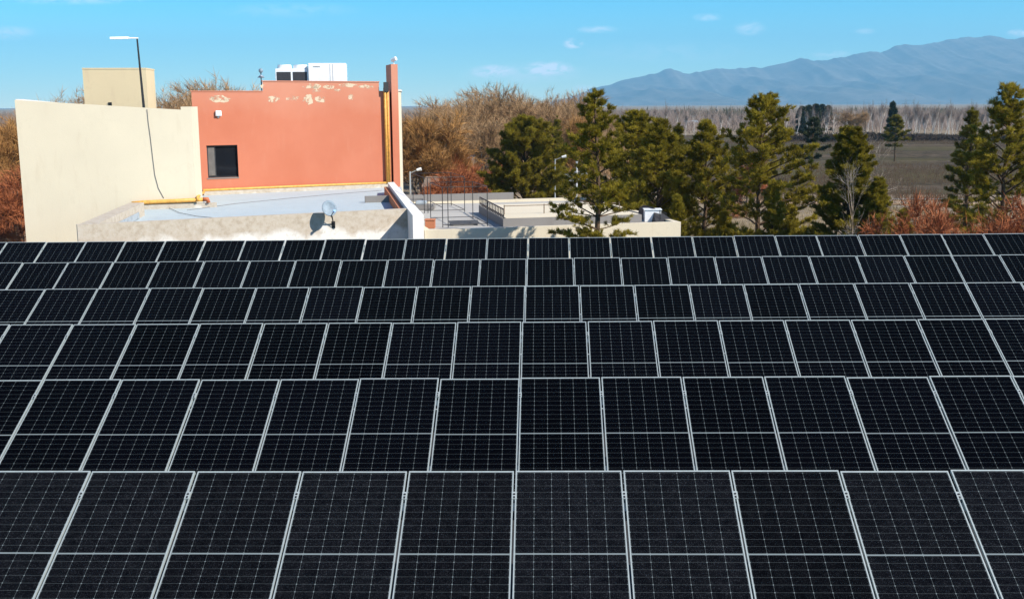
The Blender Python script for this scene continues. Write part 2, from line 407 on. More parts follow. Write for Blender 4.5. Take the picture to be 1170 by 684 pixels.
def make_panel():
    root = empty('solar_panel')
    hw = PW / 2; fl, fs, th = .0130, .019, .032
    f = MB()
    f.box(-hw, -hw + fl, 0, PL, -th, 0); f.box(hw - fl, hw, 0, PL, -th, 0)
    f.box(-hw + fl, hw - fl, 0, fs, -th, 0); f.box(-hw + fl, hw - fl, PL - fs, PL, -th, 0)
    f.build('frame', M['alu'], root)
    g = MB().box(-hw + fl - .002, hw - fl + .002, fs - .002, PL - fs + .002, -.012, -.003)
    g.build('glass', M['cells'], root)
    cx = P / 2
    cm = MB().box(cx - .026, cx + .026, PL - .40, PL - .30, .001, .006).box(cx - .009, cx + .009, PL - .395, PL - .305, -.04, .001)
    cm.tube([(cx, PL - .335, .006), (cx, PL - .335, .010)], .013, 10, 1)
    cm.box(cx - .010, cx + .010, PL - .392, PL - .362, .0061, .008, 1)
    cm.build('clamp', [M['alu'], M['black']], root)
    return root
proto = make_panel()
ORD = ['first', 'second', 'third', 'fourth', 'fifth', 'sixth', 'seventh', 'eighth', 'ninth', 'tenth', 'eleventh', 'twelfth', 'thirteenth', 'fourteenth', 'fifteenth', 'sixteenth', 'seventeenth',
       'eighteenth', 'nineteenth', 'twentieth', 'twenty-first', 'twenty-second', 'twenty-third', 'twenty-fourth', 'twenty-fifth', 'twenty-sixth', 'twenty-seventh', 'twenty-eighth']
ROWNAME = ['farthest row below the buildings', 'second farthest row', 'third farthest row', 'third nearest row', 'second nearest row', 'nearest row']
SLOPE = Vector((0, math.cos(TILT), math.sin(TILT)))
AX = Vector((math.cos(SX), 0, math.sin(SX)))
def project(p):
    q = p - CAM; return CX + F_PX * q.dot(CR) / q.dot(CF), CY + F_PX * q.dot(CD) / q.dot(CF)
used = False
for k, (x0, yt, zt) in enumerate(ROWS):
    top0 = CAM + Vector((x0, yt, zt))
    vis = []
    for i in range(-20, 20):
        low_t = 1.95 if k < 5 else 1.36                       # how far down the panel stays in view
        xs = [project(top0 + AX * (P * j) - SLOPE * s)[0] for j in (i, i + 1) for s in (0.05, low_t)]
        if max(xs) > 2 and min(xs) < 1168: vis.append(i)
    lo, hi = vis[0], vis[-1]
    for i in range(lo - 2, hi + 3):
        o = proto if not used else copy_tree(proto); used = True
        base = top0 + AX * (P * (i + .5)) - SLOPE * PL
        jr = random.Random(k * 100 + i)
        o.matrix_world = Matrix.Translation(base + Vector((0, 0, jr.uniform(-.004, .004)))) @ ROT @ Matrix.Translation((jr.uniform(-.003, .003), jr.uniform(-.006, .006), 0)) @ Matrix.Rotation(R(jr.uniform(-.2, .2)), 4, 'X') @ Matrix.Rotation(R(jr.uniform(-.08, .08)), 4, 'Z')
        if i < lo: lab = f"black solar panel just past the left edge of the photo, {ROWNAME[k]}" if i == lo - 1 else f"black solar panel two past the left edge of the photo, {ROWNAME[k]}"
        elif i > hi: lab = f"black solar panel just past the right edge of the photo, {ROWNAME[k]}" if i == hi + 1 else f"black solar panel two past the right edge of the photo, {ROWNAME[k]}"
        else: lab = f"black silver-framed solar panel, {ORD[i - lo]} from the left in the {ROWNAME[k]}"
        tag(o, lab, 'solar panel', 'solar panels in rows')
    # rack under the row
    rk = empty('mounting_rack', top0 + AX * (P * (lo + hi + 1) / 2) - SLOPE * PL, f"aluminium mounting rack seen through the panel gaps, {ROWNAME[k]}", 'mounting rack', 'racks carrying the solar panels')
    rk.rotation_euler = ROT.to_euler()
    half = (hi - lo + 5) * P / 2
    for s in (PL - .475, .50):
        MB().box(-half, half, s - .055, s + .055, -.085, -.036).build('rail', M['alu'], rk)
    inv = ROT.inverted()
    n = int(2 * half // 4.6)
    for q in range(n + 1):
        xx = -half + .6 + q * (2 * half - 1.2) / n
        b = MB(); b.tube([(xx, .05, -.11), (xx, PL - .1, -.11)], .025, 6)
        for s in (.25, PL - .35):
            wp = rk.location + ROT @ Vector((xx, s, -.11))
            foot = inv @ (Vector((wp.x, wp.y, ROOF_Z - .01)) - rk.location)
            b.tube([(xx, s, -.11), foot], .03, 6)
        b.build('support_frame', M['steel'], rk)

# ------------------------------------------------------------------ annex with the flat pale-blue roof
ZA = at(88, 257, 34.5).z                          # top of the annex parapet
pA, pB = at_z(88, 257, ZA), at_z(466, 238.5, ZA)
pC, pD = at_z(148, 231.5, ZA), at_z(441, 211, ZA)
def xy(p): return Vector((p.x, p.y))
def lerp(a, b, u): return a + (b - a) * u
annex = empty('flat_roofed_annex', (pA.x, pA.y, 0), 'single-storey annex with pale blue flat roof and stained parapet', 'building')
def wall_between(name, a, b, z0, z1, th, mat, parent, side=1, mb=None):
    a, b = xy(a), xy(b); d = (b - a).normalized(); n = Vector((-d.y, d.x)) * th * side
    foot = [a, b, b + n, a + n]
    o = [Vector((p.x - parent.location.x, p.y - parent.location.y)) for p in foot]
    m = mb or MB(); m.prism(o, z0, z1)
    return m if mb else m.build(name, mat, parent)
t = NT('stained_parapet_render'); v = t.coord("World"); sp = t.n.new("ShaderNodeSeparateXYZ"); t.l.new(v, sp.inputs[0])
z = t.ramp(sp.outputs[2], ZA - .95, ZA); bl = t.noise(t.coord("World", (1, 1, .8)), 1.15, 4, .5); fi = t.noise(v, 5, 6, .7)
band = t.math('MULTIPLY', t.ramp(t.math('ADD', t.math('MULTIPLY', bl, 1.1), t.math('MULTIPLY', z, .75)), .66, .86), t.math('ADD', .35, t.math('MULTIPLY', fi, .8)))
c = t.mix(band, (.64, .62, .57), (.37, .30, .215)); c = t.mix(t.math('MULTIPLY', t.ramp(fi, .52, .70), .55), c, (.32, .27, .21))
t.set(Base_Color=c, Roughness=.9, Specular_IOR_Level=.15); t.bump(fi, .01); M['stained'] = t.m
wall_between('front_wall', pA, pB, 0, ZA, .26, M['stained'], annex)
dl = (xy(pC) - xy(pA)); wall_between('side_wall', lerp(pA, pC, .036), pC, 0, ZA - .003, .55, M['stained'], annex, -1)
# roof sheet
ins = [lerp(pA, pB, .01), pB, pD, pC]
_r0, _r1 = at_z(232, 218.5, ZA - .32), at_z(445, 209.5, ZA - .32); _c0 = at_z(152, 234, ZA - .32)
MB().prism([Vector((p.x - annex.location.x, p.y - annex.location.y)) for p in (pA + Vector((.5, .3, 0)), pB + Vector((0, .25, 0)), _r1 + Vector((.3, 2.2, 0)), _r0 + Vector((-.6, 2.4, 0)), _c0 + Vector((-.6, 2.5, 0)))],
           ZA - .8, ZA - .52).build('roof', M['membrane'], annex)
# flashing strip along the left upstand and the back
q0, q1 = lerp(pA, pC, .2) + Vector((.60, 0, -.50)), lerp(pA, pC, .86) + Vector((.58, 0, -.50))
m = MB(); m.slab(local(annex, [q0, q1, q1 + Vector((0, 0, .24)), q0 + Vector((0, 0, .24))]), Vector((.02, 0, 0))); m.build('flashing', M['roof_tin'], annex)
k0, k1_ = xy(_r0), xy(_r1); kd = (k1_ - k0).normalized(); kn = Vector((kd.y, -kd.x)) * .14
m = MB(); m.prism([p - xy(annex.location) for p in (k0 + kn, k1_ + kn, k1_ - kn * .5, k0 - kn * .5)], ZA - .6, ZA - .29); m.build('back_flashing', M['stained'], annex)
c0_, c1_ = xy(_c0), xy(_c0) + Vector((math.cos(R(19)), math.sin(R(19)))) * 3.4; cn_ = Vector((math.sin(R(19)), -math.cos(R(19))))
m = MB(); m.prism([p - xy(annex.location) for p in (c0_ + cn_ * .16, c1_ + cn_ * .16, c1_ - cn_ * .1, c0_ - cn_ * .1)], ZA - .6, ZA - .33); m.build('back_flashing', M['stained'], annex)
# raised wing wall on the right end, running towards the camera
wf0, wf1 = at_z(471.5, 246, ZA + .02), at_z(484, 245.5, ZA + .02)
wb0, wb1 = at_z(443, 208.5, ZA + .02), at_z(450, 208, ZA + .02)
fo = [Vector((p.x - annex.location.x, p.y - annex.location.y)) for p in (wf0, wf1, wb1, wb0)]
M['whitewash'] = wall_mat('fresh_whitewash', (.74, .72, .68), (.5, .46, .4), .3)
MB().prism(fo, 0, ZA + .02).build('wing_wall', M['whitewash'], annex)
# brick-faced upstand along the wing
u0, u1 = lerp(wf0, wb0, .24) + Vector((-.05, 0, 0)), lerp(wf0, wb0, .96) + Vector((-.05, 0, 0))
m = MB(); m.prism([Vector((p.x - annex.location.x, p.y - annex.location.y)) for p in (u0, u0 + Vector((-.16, 0, 0)), u1 + Vector((-.16, 0, 0)), u1)][::-1], ZA - .5, ZA - .14); m.build('brick_upstand', M['brick'], annex)

# satellite dish on the annex parapet
fd = (xy(pB) - xy(pA)).normalized(); fn = Vector((fd.y, -fd.x, 0))          # outward normal of the front wall
fw0 = Vector((pA.x, pA.y, 0))
dm = on(381, 256, fw0 + fn * .01, fn)
dish = empty('satellite_dish', dm, 'small pale satellite dish with blue receiver on the annex parapet', 'satellite dish')
dc = on(376, 238.5, fw0 + fn * .42, fn) - dm
face = Vector((.42, -.80, .42)).normalized()
qt = face.to_track_quat('Z', 'Y')
m = MB(); rr = .27; rings, seg = 5, 20; vs, fs = [], []
for side in (0, 1):
    for i in range(rings + 1):
        for kk in range(seg):
            a = 2 * math.pi * kk / seg; r_ = rr * i / rings
            vs.append(dc + qt @ Vector((r_ * math.cos(a), r_ * 1.08 * math.sin(a), .055 * (i / rings) ** 2 - side * .012)))
    o_ = side * (rings + 1) * seg
    for i in range(rings):
        for kk in range(seg):
            fs.append((o_ + i * seg + kk, o_ + i * seg + (kk + 1) % seg, o_ + (i + 1) * seg + (kk + 1) % seg, o_ + (i + 1) * seg + kk))
for kk in range(seg):
    a_, b_ = rings * seg + kk, rings * seg + (kk + 1) % seg; c_ = (rings + 1) * seg
    fs.append((a_, b_, b_ + c_, a_ + c_))
m.add(vs, fs); m.build('reflector', M['dish'], dish, smooth=True)
lnb = dc + qt @ Vector((.06, -.22, .36))
m = MB(); m.tube([dc + qt @ Vector((0, -.30, .03)), lnb], .014, 6).tube([dc - face * .03, Vector(dc) * .5 + Vector(fn) * .1, (0, 0, 0)], .022, 8)
m.tube([dc - face * .04, fn * .02 + Vector((.05, 0, -.12))], .012, 6); m.box(-.06, .06, -.03, .03, -.14, .10); m.build('arm', M['black'], dish)
m = MB(); m.tube([lnb - qt @ Vector((0, .0, -.05)), lnb + qt @ Vector((0, 0, -.08))], [.05, .04], 10); m.build('receiver', M['blue'], dish)

# ------------------------------------------------------------------ cream block on the left
ang = R(19); cd = Vector((math.cos(ang), math.sin(ang), 0)); cn = Vector((cd.y, -cd.x, 0))
ZR = ZA - .32
cp0 = at_z(152, 234, ZR)
L0b = on(30, 273, cp0, cn); tl = on(17.5, 114.5, cp0, cn); tr = on(212, 125.5, cp0, cn); trc = on(219.5, 122.5, cp0, cn)
base = L0b; tl = Vector((base.x, base.y, tl.z)) 
rt = on(221.5, 180, cp0, cn)
left = empty('cream_block', (base.x, base.y, 0), 'tall plain cream rendered block with sloping parapet at the left', 'building')
LX = left.location
bk = Vector((math.sin(R(-8)), math.cos(R(-8)), 0))          # depth direction of the block
def pr(name, foot, z0, z1, mat, parent=left, bevel=0):
    return MB().prism([Vector((p[0] - parent.location.x, p[1] - parent.location.y)) for p in foot], z0, z1).build(name, mat, parent, bevel=bevel)
A0, A1 = Vector((base.x, base.y, 0)), Vector((rt.x, rt.y, 0))
span = (A1 - A0).length
depth = 5.2
zl, zr = tl.z, tr.z
# front wall (sloping top), side walls, roof
def th(p, q, off): return [p, q, q + off, p + off]
inn = -cn * .25
Aq = A0 + cd * (span - .42)
pr('front_wall', th(A0, Aq, inn), 0, [zl, zr, zr, zl], M['cream'])
pr('corner_pier', th(Aq, A1, bk * 1.55), 0, trc.z + .02, M['cream'])
B1 = A1 + bk * depth
sk_ = Vector((math.sin(R(-22)), math.cos(R(-22)), 0)); A2 = A1 + bk * 1.55 - cd * .06
pr('side_wall', [A2, A2 + sk_ * 3.4, A2 + sk_ * 3.4 - cd * .25, A2 - cd * .25], 0, zr - .12, M['cream'])
lb = A0 - cn * .25
lq = lb + cd * .25 + Vector((.1, 1, 0)) * 4.4
zlp = at(95, 119.5, lq.y).z
lft = pr('left_parapet', [lb, lb + cd * .25, lb + cd * .25 + Vector((.1, 1, 0)) * 4.4, lb + Vector((.1, 1, 0)) * 4.4], 0, [zl + .04, zl + .04, zlp, zlp], M['white_wall'])  # white instead of cream: sunlight on the inner face put into the colour
pr('roof', [A0 - cn * .25 + cd * .25, Aq - cn * .25, A1 - cn * .3 - cd * .8 + bk * 4.2, A0 + cd * .3 + bk * 4.6], zr - .9, zr - .45, M['membrane'])
# two back edges close the block
pr('back_wall', [A0 + bk * 4.7 + cd * .8, A1 + bk * 4.8 - cd * 1.4, A1 + bk * 5.0 - cd * 1.4, A0 + bk * 4.9 + cd * .8], 0, zr - .25, M['cream'])
# water tank box on its roof
tb = at(97, 121, 51.5); tt = at(93.5, 79.5, 51.5)
tk = empty('water_tank_housing', (tb.x, tb.y, zr - .45), 'ochre cream box house on the cream block roof, beside the lamp mast', 'tank house')
wr = at(169.5, 100, 52.0).x - tb.x
td = Vector((math.cos(R(8)), math.sin(R(8)), 0)); tbk = Vector((math.sin(R(-9)), math.cos(R(-9)), 0))
f0 = Vector((0, 0, 0)); f1 = td * wr
T = MB(); zt0 = tt.z - (zr - .45)
T.prism([f0, f1, f1 + tbk * 2.0, f0 + tbk * 2.0], 0, zt0); T.build('wall', M['cream_warm'], tk)
ov = .012
T = MB(); T.prism([f0 - td * ov - tbk * ov, f1 + td * ov - tbk * ov, f1 + td * ov + tbk * 2.02, f0 - td * ov + tbk * 2.02], zt0 + .002, zt0 + .07); T.build('roof_slab', M['cream_warm'], tk)
hp = on(126, 119, Vector((tb.x, tb.y, 0)), Vector((td.y, -td.x, 0))) - tk.location
T = MB(); T.box(hp.x - .075, hp.x + .075, hp.y - .05, hp.y + .02, hp.z - .08, hp.z + .08); T.build('vent', M['black'], tk)

# lamp mast on the block
mb_ = at(164.5, 124.5, cp0.y + .95); mtop = at(156.5, 43, mb_.y); arm = at(127, 44.5, mb_.y - .35)
mast = empty('lamp_mast', mb_ - Vector((0, 0, .7)), 'tall dark leaning mast with white lamp arm on the cream block', 'lamp mast')
o = mast.location
MB().tube([Vector((0, 0, 0)), mb_ - o, lerp(mb_, mtop, .5) - o, mtop - o], [.065, .06, .045, .035], 8).build('pole', M['black'], mast)
MB().tube([mtop - o + Vector((.06, 0, -.03)), lerp(mtop, arm, .45) - o], .03, 6).build('arm', M['white'], mast)
m = MB(); a_, b_ = lerp(mtop, arm, .35) - o, arm - o; dd = (b_ - a_)
m.slab([a_ + Vector((0, -.14, -.04)), b_ + Vector((0, -.14, -.02)), b_ + Vector((0, .14, -.02)), a_ + Vector((0, .14, -.04))], Vector((0, 0, .09))); m.build('lamp_head', M['white'], mast)

# cable down the cream wall and over the annex roof
m = MB(); pts = [on(x, y, cp0 + cn * .02, cn) for x, y in [(168, 125), (169.5, 140), (172, 158), (174.5, 180), (177, 200), (181, 215), (187, 226)]]
pts += [at_z(x, y, ZR - .17) for x, y in [(190, 236), (205, 243), (225, 247), (252, 249.5)]]
cb = MB().tube([p - pts[0] for p in pts], .011, 5).build('cable', M['cable']); cb.location = pts[0]
tag(cb, 'thin grey cable hanging down the cream wall to the roof', 'cable')

m = MB(); pts = [at_z(x, y, ZA - .50) for x, y in [(214, 240), (270, 232.5), (330, 226.5), (390, 221), (436, 217.5)]]
cb2 = MB().tube([p - pts[0] for p in pts], .010, 5).build('cable', M['cable']); cb2.location = pts[0]
tag(cb2, 'thin dark cable lying across the pale blue annex roof', 'cable')

# ------------------------------------------------------------------ red block
rp0, rp1 = at_z(232, 218.5, ZR), at_z(445, 209.5, ZR)
rd = Vector((rp1.x - rp0.x, rp1.y - rp0.y, 0)).normalized(); rn = Vector((rd.y, -rd.x, 0))
red = empty('red_block', (rp0.x, rp0.y, 0), 'salmon red two-storey block with peeling paint and one dark window', 'building')
def onr(x, y, k=0.0): return on(x, y, rp0 + rn * k, rn)
a = onr(221, 150); b = onr(446, 150)
RL = (xy(b) - xy(a)).length
zlow, zhigh = onr(250, 105).z, onr(370, 93.8).z
P0 = Vector((a.x, a.y, 0))
RBK = Vector((math.sin(R(-9.5)), math.cos(R(-9.5)), 0))
def rf(u, v): return P0 + rd * u + RBK * v              # u along the wall, v behind it
def ru(px, py): return (onr(px, py) - P0).dot(rd)
wu0, wu1 = ru(236.5, 185), ru(272, 185); wz0, wz1 = onr(254, 203).z, onr(254, 166).z
s0, s1 = ru(300, 98), ru(433, 98)
# front wall built round the window opening
m = MB(); ro = red.location
def rbox(mb, u0, u1, v0, v1, z0, z1, mi=0):
    return mb.prism([rf(u0, v0) - ro, rf(u1, v0) - ro, rf(u1, v1) - ro, rf(u0, v1) - ro], z0, z1, mi)
rbox(m, 0, wu0, 0, .3, 0, zlow); rbox(m, wu1, RL, 0, .3, 0, zlow); rbox(m, wu0, wu1, 0, .3, 0, wz0); rbox(m, wu0, wu1, 0, .3, wz1, zlow)
rbox(m, s0, s1, .002, .298, zlow, zhigh)
fwall = m.build('front_wall', M['red'], red)
m = MB(); rbox(m, 0, .3, .3, 7, 0, zlow - .002); rbox(m, .3, RL, 6.7, 7, 0, zlow - .002); rbox(m, RL - .3, RL, .3, 6.7, 0, zlow - .002); m.build('side_wall', M['red'], red)
m = MB(); rbox(m, .3, RL - .3, .3, 6.7, zlow - .5, zlow - .3); m.build('roof', M['membrane'], red)
# window: frame, dark pane, part-drawn grey blind
m = MB(); e = .06
rbox(m, wu0, wu0 + e, .14, .20, wz0, wz1); rbox(m, wu1 - e, wu1, .14, .20, wz0, wz1); rbox(m, wu0 + e, wu1 - e, .14, .20, wz0, wz0 + e); rbox(m, wu0 + e, wu1 - e, .14, .20, wz1 - e, wz1)
rbox(m, wu0 + .36, wu0 + .41, .15, .19, wz0 + e, wz1 - e)
win = m.build('window', M['black'], red)
t = NT('dark_window_glass'); t.set(Base_Color=(.008, .009, .012), Roughness=.06, Specular_IOR_Level=.5); M['pane'] = t.m
m = MB(); rbox(m, wu0 + e, wu1 - e, .17, .185, wz0 + e, wz1 - e); m.build('pane', M['pane'], win)
m = MB(); rbox(m, wu0 + .05, wu0 + .36, .135, .142, wz0 + .1, wz1 - .08); m.build('blind', plain('grey_blind', (.12, .11, .10), .8), win)
m = MB(); rbox(m, wu0 - .02, wu1 + .02, -.03, .14, wz0 - .05, wz0 - .001); m.build('sill', M['grey_sheet'], win)
# peeled patches along the top of the wall
t = NT('peeled_plaster'); v = t.coord("World"); f = t.noise(v, 3.4, 6, .7)
al = t.ramp(f, .43, .53); t.set(Base_Color=(.56, .44, .31), Roughness=.9, Alpha=t.math('MULTIPLY', al, .95)); M['peel'] = t.m
rng = random.Random(5)
def blotch(mb, px, py, rx, ry):
    c0 = onr(px, py, .003); n = 16; k = c0.y * 0 + (c0 - CAM).dot(CF) / F_PX
    ring = []
    for i in range(n):
        w = 2 * math.pi * i / n; g = rng.uniform(.6, 1.15)
        ring.append(c0 + rd * (rx * k * g * math.cos(w)) + Vector((0, 0, ry * k * g * math.sin(w))) - ro)
    mb.add(ring, [tuple(range(n))])
m = MB()
for q in [(357, 99, 11, 3), (360, 102, 7, 4), (376, 100, 7, 3), (398, 97.5, 13, 2.4), (419, 99, 9, 2.6), (313, 113.5, 7, 5), (336, 112, 6, 3.2), (352, 113.5, 7, 5.5), (366, 113.5, 6, 5), (401, 111, 4, 3.2), (251, 113, 11, 4.5), (258, 114, 5, 3),
          (330, 113, 4, 2), (386, 103, 5, 2), (243, 112, 5, 3), (300, 98.5, 3, 2.5)]: blotch(m, *q)
m.build('peeled_paint', M['peel'], fwall)
# coping line
m = MB(); rbox(m, -.03, s0 - .002, -.03, .33, zlow + .001, zlow + .05); rbox(m, s1 + .002, RL, -.03, .33, zlow + .001, zlow + .05); rbox(m, s0 - .03, s1 + .03, -.03, .33, zhigh + .001, zhigh + .05); m.build('coping', M['red'], red)
# small white floodlight on the wall
p = onr(249, 129.5)
fl_ = empty('wall_floodlight', p, 'small square white floodlight on the red wall above the window', 'floodlight')
fl_.rotation_euler.z = math.atan2(rd.y, rd.x)
MB().box(-.14, .14, -.14, -.03, -.14, .13).build('housing', M['white'], fl_, bevel=.02)
MB().box(-.11, .11, -.155, -.141, -.10, .10).build('lens', M['lens'], fl_)
MB().box(-.04, .04, -.05, .05, -.22, -.12).build('bracket', M['steel'], fl_)

# fin at the right end of the red block with cream return
fin = empty('wall_fin', (b.x, b.y, 0), 'tall red fin wall rising at the right end of the red block', 'wall')
ff0, ff1 = on(448.5, 150, rp0 + rn * .10, rn), on(456, 150, rp0 + rn * .10, rn)
fb0, fb1 = on(441.5, 100, rp0 - rn * 1.6, rn), on(452, 100, rp0 - rn * 1.6, rn)
ztop = on(450, 73.5, rp0 + rn * .1, rn).z
lo_ = fin.location
MB().prism([Vector((p.x - lo_.x, p.y - lo_.y)) for p in (ff0, ff1, fb1, fb0)], 0, ztop).build('wall', M['red'], fin)
g0, g1 = on(455.5, 150, rp0 + rn * .05, rn), on(458.8, 150, rp0 + rn * .05, rn)
zc = on(456, 104.5, rp0 + rn * .05, rn).z
gb = Vector((math.sin(R(-7.3)), math.cos(R(-7.3)), 0)) * 5
MB().prism([Vector((p.x - lo_.x, p.y - lo_.y)) for p in (g0 + Vector((.02, 0, 0)), g1, g1 + gb, g0 + gb + Vector((.02, 0, 0)))], 0, zc).build('cream_return', M['cream'], fin)
MB().prism([Vector((p.x - lo_.x, p.y - lo_.y)) for p in (g0 + Vector((.01, -.04, 0)), g1 + Vector((.05, -.04, 0)), g1 + gb + Vector((.05, 0, 0)), g0 + gb + Vector((.02, 0, 0)))], zc + .001, zc + .1).build('coping', M['white_wall'], fin)
# security camera / small white lamp on top of the fin
p = lerp(lerp(ff0, ff1, .5), lerp(fb0, fb1, .5), .12)
sc_ = empty('security_camera', (p.x, p.y, ztop), 'small white camera on the tip of the red fin wall', 'camera')
MB().tube([(0, 0, -.02), (0, 0, .16)], .03, 8).build('stalk', M['white'], sc_)
MB().tube([(-.12, .04, .20), (.13, -.06, .30)], [.09, .11], 10).build('housing', M['white'], sc_)

# gas pipes
def pipe(name, label, pts, r, mat=M['pipe'], cat='pipe', group='yellow gas pipes'):
    m = MB().tube([Vector(p) - Vector(pts[0]) for p in pts], r, 10)
    o = m.build(name, mat, smooth=True); o.location = pts[0]; tag(o, label, cat, group); return o
low = [onr(232, 217.5, .12), onr(300, 214.5, .12), onr(380, 211.2, .12), onr(444, 208.6, .12)]
pipe('gas_pipe', 'long yellow pipe along the foot of the red wall', [on(225.5, 230, cp0 + cn * .25, cn), on(225.8, 225, cp0 + cn * .25, cn), at(233, 219.5, low[0].y - 1.2)] + low + [onr(444.5, 206, .12)], .06)
pipe('gas_pipe', 'left of the two upright yellow pipes beside the red fin', [onr(442.8, 209, .16), onr(439.5, 103.5, .16), onr(439.3, 101, -.1)], .075)
pipe('gas_pipe', 'right of the two upright yellow pipes, touching the red fin', [onr(445.3, 209, .17), onr(442.6, 103.5, .17), onr(442.4, 101.5, -.1)], .06)
pipe('gas_pipe', 'yellow pipe along the foot of the cream wall, ending in a rusty elbow', [on(150.5, 232.6, cp0 + cn * .16, cn), on(165, 231.2, cp0 + cn * .16, cn), on(200, 229.6, cp0 + cn * .16, cn), on(236, 227.8, cp0 + cn * .16, cn)], .085)
e0 = on(232, 228, cp0 + cn * .17, cn)
pipe('pipe_elbow', 'short rusty orange pipe elbow at the end of the cream wall pipe', [e0, on(237, 227.6, cp0 + cn * .17, cn), on(238, 231.5, cp0 + cn * .17, cn)], .095, M['pipe_end'], 'pipe', None)

# black meter box near the fin top
p = onr(442.5, 99, .14)
mbx = MB().prism([rf((p - P0).dot(rd) - .16, -.3) - p, rf((p - P0).dot(rd) + .12, -.3) - p, rf((p - P0).dot(rd) + .12, 0) - p, rf((p - P0).dot(rd) - .16, 0) - p], -.28, .22).build('junction_box', M['black'], bevel=.01)
# prism foot carries absolute z already
for v_ in mbx.data.vertices: pass
mbx.location = (p.x, p.y, p.z); tag(mbx, 'small black box above the upright pipes on the red fin', 'junction box')

# roof-top air conditioners
zroof = zlow - .3
def roof_at(px, Yb): 
    q = at(px, 100, Yb); return Vector((q.x, q.y, zroof))
yac = onr(350, 100).y + 1.6
ac = empty('air_conditioner', roof_at(334, yac), 'white rooftop condenser with two fan shrouds and dark front grilles', 'air conditioner')
kpx = (ac.location - CAM).dot(CF) / F_PX
wac = 37 * kpx; ztopac = at(334, 78.5, yac).z - zroof
ac.rotation_euler.z = R(8)
MB().box(-wac / 2, wac / 2, 0, 1.1, 0.08, ztopac).box(-wac / 2 + .1, -wac / 2 + .25, .1, 1, -.01, .08).box(wac / 2 - .25, wac / 2 - .1, .1, 1, -.01, .08).build('casing', M['white'], ac, bevel=.015)
for sgn in (-1, 1):
    cx = sgn * wac * .245
    MB().box(cx - wac * .215, cx + wac * .215, -.012, -.001, .25, ztopac - .17).build('grille', M['grille'], ac)
    m = MB(); ring = []
    for (r_, zz) in ((.40, 0.001), (.36, .20), (.33, .20), (.33, .05)): ring.append((r_ * wac / 1.75, zz))
    n = 24; vs = []; fs = []
    for r_, zz in ring:
        for q in range(n): vs.append((cx + r_ * math.cos(2 * math.pi * q / n), .55 + r_ * math.sin(2 * math.pi * q / n), ztopac + zz))
    for i in range(3):
        for q in range(n): fs.append((i * n + q, i * n + (q + 1) % n, (i + 1) * n + (q + 1) % n, (i + 1) * n + q))
    fs.append(tuple(range(3 * n, 4 * n)))
    m.add(vs, fs); m.build('fan_shroud', M['white'], ac, smooth=False)
ac2 = empty('air_handler', roof_at(374.5, yac + .1), 'plain white cabinet unit right of the twin-fan condenser on the red roof', 'air conditioner')
ac2.rotation_euler.z = R(8); w2 = 42.5 * kpx; z2 = at(374, 72.3, yac + .1).z - zroof
m = MB().box(-w2 / 2, w2 / 2, 0, 1.3, .06, z2).box(-w2 / 2 + .1, w2 / 2 - .1, .1, 1.2, -.01, .06); m.build('casing', M['white'], ac2, bevel=.015)
for x_, ww in ((-.47, .9), (.08, .02), (.13, .02)):
    pass
m = MB()
for x_ in (.07, .14): m.box(x_ * w2, x_ * w2 + .018, -.008, -.001, .1, z2 - .04)
m.box(-w2 / 2 + .25, -w2 / 2 + .6, -.01, -.001, z2 - .2, z2 - .15); m.build('seam', M['steel'], ac2)
MB().tube([(-.05 * w2, -.06, .32), (.14 * w2, -.06, .62)], .02, 6).build('handle', M['steel'], ac2)
MB().box(.27 * w2, .47 * w2, -.25, -.001, .25, .36).build('hood', M['steel'], ac2)
# little weather vane pole on the parapet
p = onr(299, 104, -.15); 
wv_ = empty('weather_mast', (p.x, p.y, zlow + .05), 'thin mast with white ball and dark vane on the red parapet', 'mast')
k1 = (wv_.location - CAM).dot(CF) / F_PX
MB().tube([(0, 0, -.02), (0, 0, 20 * k1)], .03, 6).build('pole', M['black'], wv_)
m = MB(); m.tube([(-4 * k1, 0, 15 * k1), (0, 0, 16.5 * k1), (4 * k1, 0, 15 * k1)], [.01, .09, .01], 8); m.build('vane', plain('dull_blue_vane', (.2, .25, .33), .5), wv_)
bm_ = bmesh.new(); bmesh.ops.create_uvsphere(bm_, u_segments=12, v_segments=8, radius=2.6 * k1); me = bpy.data.meshes.new('sensor'); bm_.to_mesh(me); bm_.free(); me.materials.append(M['dish'])
ob = bpy.data.objects.new('sensor', me); COL.objects.link(ob); ob.parent = wv_; ob.location = (0, 0, 22.5 * k1)

# ------------------------------------------------------------------ low terrace building in the middle
ZT = at(486, 263, 37.6).z
t0, t1 = at_z(485, 263, ZT), at_z(778, 253.5, ZT)
ter = empty('terrace_building', (t0.x, t0.y, 0), 'long low cream building with flat terrace roof beyond the panels', 'building')
tv = Vector((t1.x - t0.x, t1.y - t0.y, 0)); TLn = tv.length; tv.normalize(); tnb = Vector((-tv.y, tv.x, 0))
to = ter.location; T0 = Vector((t0.x, t0.y, 0))
def tf(u, v): return T0 + tv * u + tnb * v
def tbox(mb, u0, u1, v0, v1, z0, z1, mi=0, o=None):
    o = to if o is None else o
    return mb.prism([tf(u0, v0) - o, tf(u1, v0) - o, tf(u1, v1) - o, tf(u0, v1) - o], z0, z1, mi)
DT = 11.5
m = MB(); tbox(m, 0, TLn, 0, .22, 0, ZT); tbox(m, TLn - .22, TLn, .22, DT, 0, ZT); tbox(m, 0, .22, .22, DT, 0, ZT); tbox(m, .22, TLn - .22, DT - .22, DT, 0, ZT); m.build('wall', M['cream'], ter)
m = MB(); tbox(m, .222, TLn - .222, .222, DT - .222, ZT - .5, ZT - .12); m.build('roof', M['terrace_roof'], ter)
def tu(px, py, z): 
    p = at_z(px, py, z) - T0; return p.dot(tv), p.dot(tnb)
